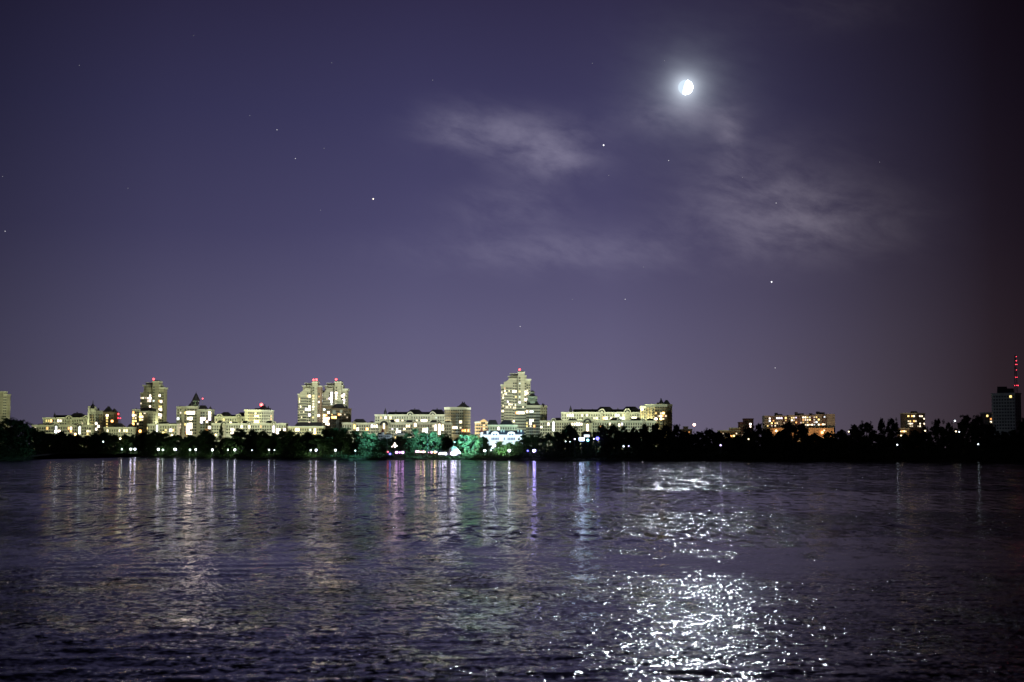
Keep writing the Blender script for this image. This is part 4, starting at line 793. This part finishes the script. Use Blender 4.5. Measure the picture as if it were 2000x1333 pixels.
for px, py, r, m, lab in [
    (238, 878, .55, COOL, 'small white lamp, leftmost of the bank lamps below the far left tower'), (255.5, 877.5, 1.0, VIOLET, VL + 'left one of the tight pair'), (263.6, 877.5, 1.0, VIOLET, VL + 'right one of the tight pair'), (286, 879, .4, COOL, 'faint white lamp between the violet pair and the colonnade'),
    (309.5, 878, 1.1, VIOLET, VL + 'big one just left of the colonnade'), (318, 879, .6, COOL, 'small white lamp under the left end of the colonnade'), (342, 878, 1.1, VIOLET, VL + 'large, under the colonnade right end'), (371, 879, .6, COOL, 'small white lamp left below the spired block'),
    (382.7, 878.5, .8, VIOLET, VL + 'directly below the tall spire'), (415, 879, .85, VIOLET, VL + 'left of the poplar'), (445, 879, .45, COOL, 'faint lamp just right of the poplar foot'), (458.5, 879, .85, VIOLET, VL + 'second beyond the poplar'),
    (492, 879.6, .28, COOL, 'tiny white lamp below the ochre block'), (525.5, 879, .5, VIOLET, VL + 'below the right end of the ochre block'), (536, 879.6, .35, COOL, 'tiny white lamp below the last gable left of twin towers'),
    (607, 879.6, .5, VIOLET, VL + 'small one below the left twin tower'), (617.4, 879.4, .75, VIOLET, VL + 'bright one below the left twin tower'), (655, 879.6, .75, VIOLET, VL + 'below the right twin tower'), (694, 880.5, .38, COOL, 'tiny white lamp under the teal lit trees'),
    (757.5, 883, .6, REDS, 'small red lamp at the left of the cafe lights'), (761.8, 887, .75, BLUE, 'small deep blue lamp low on the bank near the cafe'),
    (774.6, 884, .95, MAGENTA, 'left of three big magenta lamps at the waterside'), (780.5, 884, .65, MAGENTA, 'middle and smallest of three magenta lamps at the waterside'), (786.5, 884, 1.0, MAGENTA, 'right of three big magenta lamps at the waterside'),
    (946.9, 880.5, .8, VIOLET, VL + 'at the right foot of the teal lit trees'), (966, 870.8, .85, VIOLET, VL + 'raised on a tall pole before the white townhouse'), (994.6, 880.5, .95, VIOLET, VL + 'low in front of the white townhouse'), (959, 880, .35, COOL, 'tiny white lamp low between violet lamps by the townhouse'),
    (1030.7, 880.8, .6, BLUE, 'small blue lamp below the rotunda block'), (1043.4, 880.8, 1.05, mat('lamp_blueviolet', (.5, .5, .5), .5, emis=(.42, .36, 1), strength=22), 'large blue violet lamp below the rotunda block'),
    (1218, 872, .8, COOL, 'white lamp glimmering through dark trees right of the floodlight'), (1228, 871.5, .55, VIOLET, 'pale violet lamp glimmering among dark trees right of the floodlight'), (1407.5, 870, .8, VIOLET, 'lone violet lamp in the dark trees below the tan block'),
    (1462, 858, .7, YELLOW, 'small yellow lamp in the dark trees under the dark red block'), (1752.5, 869, .7, COOL, 'single white lamp in dark trees left of the square block'), (1807, 841.7, .7, YELLOW, 'small yellow lamp at the right foot of the square block'),
    (1867, 843, .75, YELLOW, 'left of two yellowish lamps between dark trees at right'), (1873.5, 844, .6, COOL, 'right of two close lamps between dark trees at right'), (1910.5, 868, .65, COOL, 'single white lamp low in the trees near the right edge'),
    (1657.7, 843.5, .7, YELLOW, 'lone pale lamp in the trees right of the panel slab'), (1760, 851, .7, ORANGE, 'dim orange lamp under the lit annex'), (201.5, 863, .55, COOL, 'small pale green lamp in the dark left bank trees'), (235, 857, .7, YELLOW, 'small yellow lamp high in the left bank trees')]:
    far = px > 1200; lit_ = py > 874 and r > .4 and px < 1050 and m in (VIOLET, COOL)
    lamp(px, py, r * (.62 if far else .9), {VIOLET: DIMV, COOL: DIMC, YELLOW: DIMY, ORANGE: DIMY}.get(m, m) if far else m, lab, shoreY(px) + (4 if py > 874 else 6), watt=1500 * r if lit_ else 0, col=(.62, 1, .52), aim=(0, 1, -.05) if lit_ else None, cone=150)
# cafe terrace: posts, awning and its row of pink and white lamps, white tent
def terrace():
    Y = shoreY(840) + 7; z0 = GZ - .9
    B = bld('cafe_terrace', 'open waterside cafe terrace roof strung with pink lamps', 835, Y, 'terrace'); mb = MB(); x0, x1 = BX(808, Y), BX(876, Y); zt = BZ(880.5, Y)
    mb.prism([(x0, Y - .5), (x1, Y - .5), (x1, Y + 6), (x0, Y + 6)], zt, zt + .25, 0, [(x0 + .4, Y), (x1 - .4, Y), (x1 - .4, Y + 5.5), (x0 + .4, Y + 5.5)]); B.part('awning', mb, mat('dark_canvas', (.05, .04, .05), .9))
    mb = MB(); mb.box(x0, x1, Y - .5, Y + 6, z0 + .1, z0 + .6); B.part('deck', mb, UMBER)
    for k in range(7): mb = MB(); x = x0 + .4 + (x1 - x0 - .8) * k / 6; mb.box(x - .1, x + .1, Y, Y + .2, z0 + .6, zt); B.part('post', mb, STEEL)
    for px, py, r, m in [(813.5, 882.4, .6, PINK), (817.5, 882.4, .55, PINK), (822, 882.8, .3, WARM), (826.5, 883, .55, PINK), (829, 883, .35, WARM), (837, 884, .22, PINK), (843, 883.8, .55, PINK), (849.5, 883.4, .5, WARM), (852.5, 883.5, .38, PINK), (859, 887, .6, VIOLET), (860.5, 885.5, .35, COOL), (865.5, 886.5, .65, VIOLET), (869, 885.8, .55, COOL), (871, 887, .6, VIOLET)]:
        q = at(px, py, Y - .8); mb = MB(); mb.ball(q, r, 0, 8); mb.tube((q.x, q.y, q.z + r * .8), (q.x, q.y + .4, zt + .1), .03, .03, 4, 1); B.part('hanging_lamp', mb, [m, STEEL])
terrace()
def tent():
    Y = shoreY(888) + 9; B = bld('dome_tent', 'glowing white domed tent between the teal lit trees', 889, Y, 'tent'); x = BX(888.5, Y); s = lambda p: p / F * Y; z0, zt = BZ(890, Y), BZ(871.5, Y); mb = MB(); n = 20; rings = 9
    vs = []; fs = []
    for j in range(rings + 1):
        t = math.pi / 2 * j / rings
        for k in range(n):
            a = 2 * math.pi * k / n; rr = s(12.5) * math.cos(t) * (1 - .05 * abs(math.cos(a * 5)))
            vs.append((x + rr * math.cos(a) - s(3.5) * math.sin(t), Y + rr * .8 * math.sin(a), z0 + (zt - z0) * math.sin(t)))
    for j in range(rings):
        for k in range(n): fs.append([j * n + k, j * n + (k + 1) % n, (j + 1) * n + (k + 1) % n, (j + 1) * n + k])
    mb.add(vs, fs); B.part('canopy', mb, CANVAS, None, True)
    mb = MB(); mb.lathe((x, Y), [(s(12.7), z0 - 1.4), (s(12.7), z0 + .05)], 20); B.part('base', mb, UMBER)
    for px, py, r in ((882, 886.5, .6), (886, 887.5, .7), (890, 886.8, .6), (885, 884, .35), (898, 885, .4)): q = at(px, py, Y - s(11)); mb = MB(); mb.ball(q, r, 0, 8); mb.tube((q.x, q.y, z0 - 1.5), (q.x, q.y, q.z - r * .7), .06, .05, 5, 1); B.part('foot_lamp', mb, [VIOLET, STEEL])
tent()
def globe_cluster():
    Y = shoreY(771) + 8; p = at(771, 866, Y); B = Thing('cluster_lamp', 'ornate park lamp with a cluster of pinkish globes above magenta lamps', 'lamp', (p.x, Y, GZ - .5)); mb = MB(); mb.tube((p.x, Y, GZ - .5), (p.x, Y, p.z), .16, .09, 8)
    pts = [(771, 866.5, .42), (768.5, 870.3, .34), (770.5, 871, .38), (773, 870.5, .38), (774.5, 871.2, .3), (765.7, 873, .3), (771.2, 873.5, .36), (775.5, 871.5, .26)]
    for a, b, r in pts: q = at(a, b, Y - .3); mb.tube((p.x, Y, q.z - .8), q, .05, .05, 5)
    B.part('pole', mb, STEEL)
    for a, b, r in pts: q = at(a, b, Y - .3); m2 = MB(); m2.ball(q, r, 0, 8); B.part('lamp_globe', m2, lamp_mat('globe', (1, .72, .66), 14))
globe_cluster()
def flood():
    Y = shoreY(1136) + 9; p = at(1136, 858.3, Y); B = Thing('floodlight', 'blinding blue white floodlight among the dark trees', 'floodlight', (p.x, Y, GZ)); mb = MB(); mb.tube((p.x, Y + .6, GZ), (p.x, Y + .6, p.z + 1), .2, .12, 8); B.part('pole', mb, STEEL)
    mb = MB(); mb.box(p.x - 1.5, p.x + 1.5, Y - .1, Y + .5, p.z - .9, p.z + .9); B.part('housing', mb, STEEL)
    mb = MB(); mb.box(p.x - 1.2, p.x + 1.2, Y - .3, Y - .12, p.z - .75, p.z + .75); B.part('lens', mb, FLOOD)
    Y2 = Y + 34; q = at(1146, 850.5, Y2); H = bld('kiosk', 'white lit kiosk wall behind the floodlight', 1143, Y2, 'kiosk'); mb = MB(); mb.box(q.x - 2.6, q.x + 2.6, Y2, Y2 + 4, GZ, q.z + 1); H.part('wall', mb, GREY); mb = MB(); mb.prism([(q.x - 3, Y2 - .4), (q.x + 3, Y2 - .4), (q.x + 3, Y2 + 4.4), (q.x - 3, Y2 + 4.4)], q.z + 1, q.z + 2.2, 0, [(q.x - 1, Y2 + 1.5), (q.x + 1, Y2 + 1.5), (q.x + 1, Y2 + 2.5), (q.x - 1, Y2 + 2.5)]); H.part('roof', mb, BLUEROOF)
    mb = MB(); mb.box(q.x - 1.4, q.x + 1.4, Y2 - .1, Y2 + .05, q.z - 1, q.z + .3); H.part('window', mb, lit('c', 2))
    for px, py, r, m, lab in ((1122.6, 858, .4, VIOLET, 'small violet lamp left of the blinding floodlight'), (1148, 860, .8, lamp_mat('cyan', (.25, .75, 1), 22), 'soft cyan lamp right of the blinding floodlight'), (1160, 857.5, .3, COOL, 'small white lamp beside the blue lamp at the floodlight'), (1167, 856.6, 1.1, BLUE, 'vivid blue lamp right of the blinding floodlight'),
                              (1104.7, 862.6, .26, COOL, 'faint white lamp in dark trees left of the floodlight'), (1113, 863, .2, COOL, 'fainter of two white lamps left of the floodlight')):
        lamp(px, py, r, m, lab, Y - 1, 'lamps round the floodlight')
flood()
lamp(1356, 830, 1.9, mat('lamp_rose', (.5, .5, .5), .5, emis=(1, .62, .5), strength=7), 'high rosy lamp on a tall mast above dark trees', 1500, 'tall mast lamps')
lamp(1865, 822.5, .9, COOL, 'pale lamp on a tall mast between dark trees at right', 1400, 'tall mast lamps')
for px, py, r, m, lab in ((108.5, 843, 1.3, COOL, 'cold white street lamp before the far left front row'), (147, 848.5, 1.2, ORANGE, 'orange street lamp at the foot of the far left row'), (336, 850, .9, WARM, 'warm street lamp left of the spired block foot'), (421, 849.5, .8, WARM, 'warm street lamp beside the poplar'), (829, 842.5, 1.5, PINK, 'pink street lamp before the front centre row')):
    lamp(px, py, r, m, lab, 1375, 'street lamps before the apartment rows')
# sodium and mercury street lamps between the trees and the apartment rows: they light the facades
YG = (.95, 1.0, .56); NE = (.93, 1.0, .78); CY = (.50, 1.0, .90); rngL = random.Random(8)
for px, py, Yl, w, c in ((66, 855, 1310, 34, YG), (125, 858, 1310, 40, YG), (185, 858, 1310, 40, YG), (245, 858, 1310, 42, YG), (312, 858, 1310, 44, YG), (372, 858, 1320, 55, (1, .94, .45)), (430, 860, 1310, 50, YG), (490, 858, 1310, 52, NE), (548, 858, 1310, 52, NE), (600, 858, 1310, 46, NE), (655, 858, 1310, 30, NE), (715, 860, 1310, 26, NE),
                      (770, 860, 1310, 38, NE), (825, 860, 1310, 40, NE), (880, 860, 1310, 44, NE), (1000, 858, 1300, 34, NE), (1060, 858, 1300, 50, CY), (1110, 858, 1300, 50, CY), (1170, 858, 1310, 52, NE), (1225, 858, 1310, 44, (1, .95, .55)), (1285, 856, 1320, 46, (1, .88, .42))):
    lamp(px, py, .5, lamp_mat('street', (1, .93, .62), 12), 'street lamp hidden behind the bank trees', Yl, 'street lamps behind the bank trees', watt=w * (3000 if px > 700 else 1850) * rngL.uniform(.6, 1.45), col=c, aim=(0, 1, .2), cone=168)
lamp(938, 858, .5, MATS['lamp_orange'], 'orange street lamp before the peach building', 1290, 'street lamps behind the bank trees', watt=26000, col=(1, .55, .22), aim=(0, 1, .2), cone=168)
for px, py, Yl, w, c, lab in ((1418, 872, 1500, 9, (1, .6, .25), 'orange street lamp hidden before the tan block'), (1560, 858, 1560, 16, (1, .62, .35), 'orange street lamp hidden before the panel slab'), (1610, 858, 1560, 16, (1, .6, .3), 'orange street lamp hidden at the slab right end'), (1780, 858, 1600, 7, (1, .6, .3), 'orange street lamp hidden before the square block')):
    lamp(px, py, .5, MATS['lamp_orange'], lab, Yl, 'street lamps behind the bank trees', watt=w * 2000, col=c, aim=(0, 1, .2), cone=168)
# courtyard lamps between the front and rear rows
for px, w, c in ((70, 13, YG), (105, 22, YG), (150, 24, YG), (285, 26, YG), (318, 22, YG), (425, 24, YG), (462, 26, YG), (500, 20, YG), (590, 30, NE), (622, 26, NE), (672, 20, NE), (735, 26, NE), (775, 30, NE), (815, 30, NE), (858, 26, NE), (980, 30, NE), (1003, 26, NE), (1100, 26, NE), (1140, 30, NE), (1180, 32, YG), (1220, 32, YG), (1256, 22, YG)):
    lamp(px, 848, .4, MATS['lamp_street'], 'courtyard lamp hidden behind the front apartment rows', 1445, 'courtyard lamps behind the front rows', watt=w * 2450 * rngL.uniform(.7, 1.4), col=c, aim=(0, 1, .3), cone=168)
# added fill lamps with no seen source, washing the park trees and the townhouse
TEAL = (.28, .92, 1.0)
for px, py, dY, w, c, aim, lab in ((756, 845, 7, 34, TEAL, (-1, .25, -.12), 'added teal fill lamp right of the teal lit poplars'), (886, 862, 7, 34, TEAL, (-1, .35, .25), 'added teal fill lamp over the white tent lighting the cafe trees'), (888, 864, 7, 38, TEAL, (1, .5, .25), 'added teal fill lamp over the white tent lighting the broad teal tree'),
                              (955, 862, 5, 60, (.4, 1.0, .85), (-1, .45, .1), 'added teal fill lamp left of the townhouse'), (835, 838, 6, 13, TEAL, (-.3, 1, -.4), 'added teal fill lamp over the cafe trees'), (962, 874, 6, 18, (.5, 1.0, .55), (.8, 1, .1), 'added green fill lamp lighting the small green trees')):
    lamp(px, py, .22, lamp_mat('added_fill', (.7, 1, .9), 3), lab, shoreY(px) + dY, 'added fill lamps in the park', watt=w * 1450, col=c, aim=aim, cone=100)
for px, lab in ((958, 'added white fill lamp before the left half of the townhouse'), (985, 'added white fill lamp before the middle of the townhouse'), (1010, 'added white fill lamp before the right half of the townhouse')):
    lamp(px, 873, .3, lamp_mat('added_fill', (.7, 1, .9), 3), lab, 985, 'added fill lamps before the townhouse', watt=90000, col=(.70, .88, 1.0), aim=(0, 1, .15), cone=140)  # lamps added only to brighten the townhouse front

# ------------------------------------------------------------------ trees
LEAF = bpy.data.materials.new('leaf'); LEAF.use_nodes = True
def leaf_mat():
    nt = LEAF.node_tree; b = nt.nodes['Principled BSDF']; g = nt.nodes.new('ShaderNodeNewGeometry'); rp = nt.nodes.new('ShaderNodeValToRGB')
    e = rp.color_ramp.elements; e[0].color = (.028, .045, .018, 1); e[1].color = (.085, .12, .045, 1); e.new(.55).color = (.05, .078, .03, 1)
    nt.links.new(g.outputs['Random Per Island'], rp.inputs[0]); nt.links.new(rp.outputs[0], b.inputs['Base Color']); b.inputs['Roughness'].default_value = .75
leaf_mat()
BARK = mat('bark', (.07, .055, .045), .95, .3, 1.5)
def leaf_cluster(mb, c, r, n, rng, flat=.85, size=(.4, .85)):
    for _ in range(n):
        d = Vector((rng.gauss(0, 1), rng.gauss(0, 1), rng.gauss(0, 1))).normalized() * (r * (rng.random() ** .45))
        d.z *= flat; p = c + d; s = rng.uniform(*size)
        a = Vector((rng.uniform(-1, 1), rng.uniform(-1, 1), rng.uniform(-.8, .8))).normalized(); q = a.orthogonal().normalized(); q.rotate(Matrix.Rotation(rng.uniform(0, 6.28), 3, a)); w = a.cross(q)
        o = len(mb.v); mb.v += [tuple(p - q * s * .5), tuple(p + w * s * .32), tuple(p + q * s * .55), tuple(p - w * s * .3)]; mb.f.append([o, o + 1, o + 2, o + 3]); mb.m.append(0)
def tree_proto(seed, kind):
    """unit tree: height 18 m, crown width about 11 m (poplar 5 m)"""
    rng = random.Random(seed); H = 18.0; tr = MB(); cr = MB(); lean = rng.uniform(-.5, .5)
    tr.tube((0, 0, -1), (lean * .4, 0, H * .3), .42, .3, 8); tr.tube((lean * .4, 0, H * .3), (lean, .2, H * .75), .3, .1, 7)
    if kind == 'poplar':
        for k in range(34):
            t = (k + .5) / 34; rad = 2.6 * (math.sin(math.pi * min(1, t * .9 + .12)) ** .7) * rng.uniform(.7, 1.05); a = rng.uniform(0, 6.28); z = H * (.1 + .88 * t)
            leaf_cluster(cr, Vector((lean * t + rad * .45 * math.cos(a), rad * .45 * math.sin(a), z)), max(.5, rad * .62), 85, rng, 1.3, (.3, .65))
    else:
        top = {'round': .62, 'tall': .6, 'open': .66, 'spread': .6}[kind]; rx = {'round': 4.6, 'tall': 3.9, 'open': 4.6, 'spread': 5.4}[kind]
        n = {'round': 70, 'tall': 66, 'open': 64, 'spread': 76}[kind]
        for k in range(n):
            zt = rng.random() ** .85; z = H * (.10 + .84 * zt); prof = math.sin(math.pi * min(1, (.10 + .92 * zt)) ** 1.25) ** .6
            if kind == 'tall': prof = math.sin(math.pi * (.12 + .84 * zt)) ** .75
            a = rng.uniform(0, 6.28); rad = rx * prof * (rng.random() ** .42); rc = rng.uniform(.9, 1.75) * (.8 if zt > .8 else 1)
            c = Vector((lean * zt + rad * math.cos(a), rad * math.sin(a), z)); leaf_cluster(cr, c, rc, int(70 * rc), rng, .85, (.5, 1.0))
            if k % 4 == 0: st = Vector((lean * .6, 0.1, max(2.5, z * .55))); tr.tube(st, st.lerp(c, .8), .13, .05, 5)
        for k in range(10 if kind == 'open' else 7):   # twigs that break the outline at the top
            a = rng.uniform(0, 6.28); rad = rx * rng.uniform(.1, .75); z = H * rng.uniform(.86, 1.0) * (1 - .10 * (rad / rx) ** 2); leaf_cluster(cr, Vector((lean + rad * math.cos(a), rad * math.sin(a), z)), rng.uniform(.5, .95), 38, rng, 1.2, (.3, .6))
    return tr.mesh('trunk', [BARK]), cr.mesh('crown', [LEAF]), kind
PROTO = {k: [tree_proto(10 * i + j, k) for j in range(3)] for i, k in enumerate(('round', 'tall', 'open', 'spread'))}
PROTO['poplar'] = [tree_proto(77, 'poplar')]
TREES = []
for row_ in ((-25, 816, 74, 's'), (10, 814, 64, 's'), (40, 820, 50, 'r'), (64, 833, 34, 'r'), (83, 842, 34, 'r'), (100, 846, 32, 'r'), (120, 842, 34, 'r'), (138, 848, 30, 'r'), (153, 849, 30, 'r'), (170, 850, 30, 'r'), (187, 845, 34, 's'), (205, 843, 36, 'r'), (224, 848, 30, 'r'), (243, 848, 32, 'r'), (262, 848, 32, 's'), (282, 845, 36, 'r'), (302, 841, 42, 's'), (324, 845, 34, 'r'),
             (347, 848, 36, 's'), (371, 849, 36, 'r'), (389, 854, 26, 'r'), (403, 839, 42, 'r'), (432, 827.5, 14, 'p'), (447, 855, 26, 'r'), (469, 837.5, 44, 's'), (492, 839.5, 32, 'r'), (514, 840.5, 36, 's'), (534, 845, 28, 'r'), (551.5, 838.5, 24, 't'), (568, 841, 28, 'r'), (585, 845, 30, 's'), (600, 842, 32, 'r'), (616, 849, 26, 'r'), (634, 837, 32, 't'), (653, 833.5, 34, 't'), (673, 835, 30, 't'),
             (692, 839, 30, 't'), (711, 842, 28, 't'), (729, 845, 28, 'r'), (747, 856, 28, 'r'), (763, 855, 32, 's'), (782, 852, 32, 'r'), (799, 845, 30, 'r'), (810, 835, 20, 't'), (827, 842, 28, 'r'), (846, 842, 30, 'r'), (868, 846, 34, 's'), (906, 847, 36, 's'), (926, 848, 34, 'r'), (943, 852, 26, 'r'), (976, 862, 24, 't'), (996, 864, 26, 'r'), (1012, 860, 20, 't'), (1023, 848, 28, 'o'), (1039, 849, 28, 'r'),
             (1055, 847, 26, 'o'), (1072, 846, 28, 'r'), (1089, 842, 24, 'o'), (1111, 829.5, 42, 'r'), (1124, 838, 20, 'o'), (1159, 843, 20, 'o'), (1178, 829, 32, 'o'), (1198, 828, 30, 'r'), (1218, 832, 28, 'o'), (1238, 834, 26, 'o'), (1258, 828, 30, 'r'), (1280, 826, 30, 'o'), (1300, 829, 28, 'r'), (1322, 828, 24, 'o'), (1340, 842, 28, 'r'), (1362, 841, 30, 's'), (1386, 836, 36, 's'), (1404, 841, 24, 'r'),
             (1426, 858, 26, 'r'), (1441, 849, 28, 'r'), (1462, 836, 26, 'o'), (1481, 826, 32, 'o'), (1500, 836, 28, 'r'), (1518, 844, 26, 'r'), (1540, 821.5, 40, 's'), (1567, 827, 36, 'r'), (1592, 845, 30, 'r'), (1618, 842, 34, 's'), (1645, 838, 32, 'r'), (1668, 829, 32, 'r'), (1692, 822, 44, 's'), (1722, 818, 18, 't'), (1743, 816, 30, 'o'), (1768, 846, 26, 'r'), (1786, 839, 30, 'r'),
             (1808, 834, 28, 'o'), (1833, 819, 34, 'o'), (1854, 824, 20, 'o'), (1868, 837, 26, 'r'), (1889, 809, 40, 'o'), (1912, 812, 36, 'r'), (1935, 824, 30, 'r'), (1957, 841, 36, 's'), (1980, 839, 32, 'r'), (2001, 816, 34, 'r'), (2028, 820, 40, 's')): TREES.append(row_)
FILL = [(px, ty) for px, ty in [(1100 + 21 * k, 845 - 3 * math.sin(k)) for k in range(16)] + [(1440 + 20 * k, 852 + 4 * math.sin(k * 1.7)) for k in range(29)] + [(80 + 24 * k, 853 + 2 * math.sin(k * 2.1)) for k in range(40)] if not 950 < px < 1020 and not 1125 < px < 1172]
LAND = [(-60, 75, 'at the left edge of the picture'), (75, 150, 'below the far left front row'), (150, 215, 'below the onion dome block'), (215, 300, 'below the hip roofed block'), (300, 365, 'around the colonnaded pavilion'), (365, 425, 'below the spired block'), (425, 480, 'right of the poplar'), (480, 560, 'below the ochre block with the red light'),
        (560, 626, 'below the left twin tower'), (626, 700, 'below the dark belvedere block'), (700, 770, 'below the small white villa'), (770, 820, 'above the magenta lamps'), (820, 895, 'above the cafe terrace'), (895, 950, 'right of the white tent'), (950, 1016, 'before the white townhouse'), (1016, 1095, 'below the rotunda block'), (1095, 1165, 'around the floodlight'),
        (1165, 1250, 'below the rear right row'), (1250, 1330, 'below the right ochre corner block'), (1330, 1415, 'in the dark gap right of the ochre block'), (1415, 1490, 'below the tan and dark red blocks'), (1490, 1590, 'before the long panel slab'), (1590, 1710, 'right of the panel slab'), (1710, 1780, 'left of the square block'), (1780, 1860, 'right of the square block'), (1860, 1945, 'left of the dark edge tower'), (1945, 2100, 'at the right edge of the picture')]
ORD = ['first', 'second', 'third', 'fourth', 'fifth', 'sixth', 'seventh']
rngT = random.Random(5); cnt = {}
LOOK = {'r': 'rounded', 's': 'broad', 't': 'tall narrow', 'o': 'open crowned', 'p': 'slim'}
for px, ty, wpx, k in TREES:
    z = next(i for i, l in enumerate(LAND) if l[0] <= px < l[1]); cnt[z] = cnt.get(z, 0) + 1
    teal = 626 <= px < 735 or 805 <= px < 950; tone = 'teal lit' if teal else ('green lit' if 965 < px < 1016 else 'dark')
    label = 'dark slim poplar rising above the bank trees' if k == 'p' else '%s %s tree %s, %s from the left' % (tone, LOOK[k], LAND[z][2], ORD[cnt[z] - 1])
    Y = shoreY(px) + rngT.uniform(12, 22); p = at(px, ty, Y); H = p.z - (GZ - .4)
    kind = {'r': 'round', 's': 'spread', 't': 'tall', 'o': 'open', 'p': 'poplar'}[k]; tm, cm, _ = PROTO[kind][rngT.randrange(len(PROTO[kind]))]
    nomw = {'round': 11.5, 'spread': 13, 'tall': 10, 'open': 11.5, 'poplar': 4.6}[kind]; W = wpx / F * Y * (1.22 if k != 'p' else 1)
    o = bpy.data.objects.new('poplar_tree' if k == 'p' else 'bank_tree', None); COL.objects.link(o); o.location = (p.x, Y, GZ - .4); o.scale = (W / nomw, W / nomw, H / 18.0); o.rotation_euler.z = rngT.uniform(0, 6.28)
    tag(o, label, 'tree', 'trees lining the far bank'); link('trunk', tm, o); link('crown', cm, o)
for px, ty in FILL:
    Y = shoreY(px) + rngT.uniform(27, 36); p = at(px, ty, Y); H = p.z - (GZ - .4); tm, cm, _ = PROTO['spread'][rngT.randrange(3)]; W = 36 / F * Y
    o = bpy.data.objects.new('bank_tree', None); COL.objects.link(o); o.location = (p.x, Y, GZ - .4); o.scale = (W / 13, W / 13, H / 18.0); o.rotation_euler.z = rngT.uniform(0, 6.28)
    tag(o, 'dark lower tree filling the gaps behind the front bank trees', 'tree', 'lower trees behind the bank trees'); link('trunk', tm, o); link('crown', cm, o)
def undergrowth():
    rng = random.Random(9); mb = MB(); px = -60.0
    while px < 2060:
        Y0 = shoreY(px) + rng.uniform(1.0, 11); h = (2.2 + 2.6 * abs(math.sin(px * .05) * math.sin(px * .021 + 1)) + rng.uniform(-.4, 1.1)) * (.55 if 60 < px < 1000 and Y0 - shoreY(px) < 6 else 1)
        x = at(px, 880, Y0).x; leaf_cluster(mb, Vector((x, Y0, .7 + h * .42)), h * .58, 26, rng, .8, (.35, .8)); px += .95
    px = -60.0
    while px < 2060:                                   # dense bushes under the trees
        Y0 = shoreY(px) + rng.uniform(13, 26); h = rng.uniform(4.5, 8); x = at(px, 880, Y0).x
        leaf_cluster(mb, Vector((x, Y0, 1.2 + h * .4)), h * .55, 46, rng, .9, (.6, 1.1)); px += 1.5
    o = link('undergrowth', mb.mesh('undergrowth', [LEAF])); tag(o, 'tangle of dark bushes and reeds along the far water edge', 'undergrowth', None, 'stuff')
undergrowth()
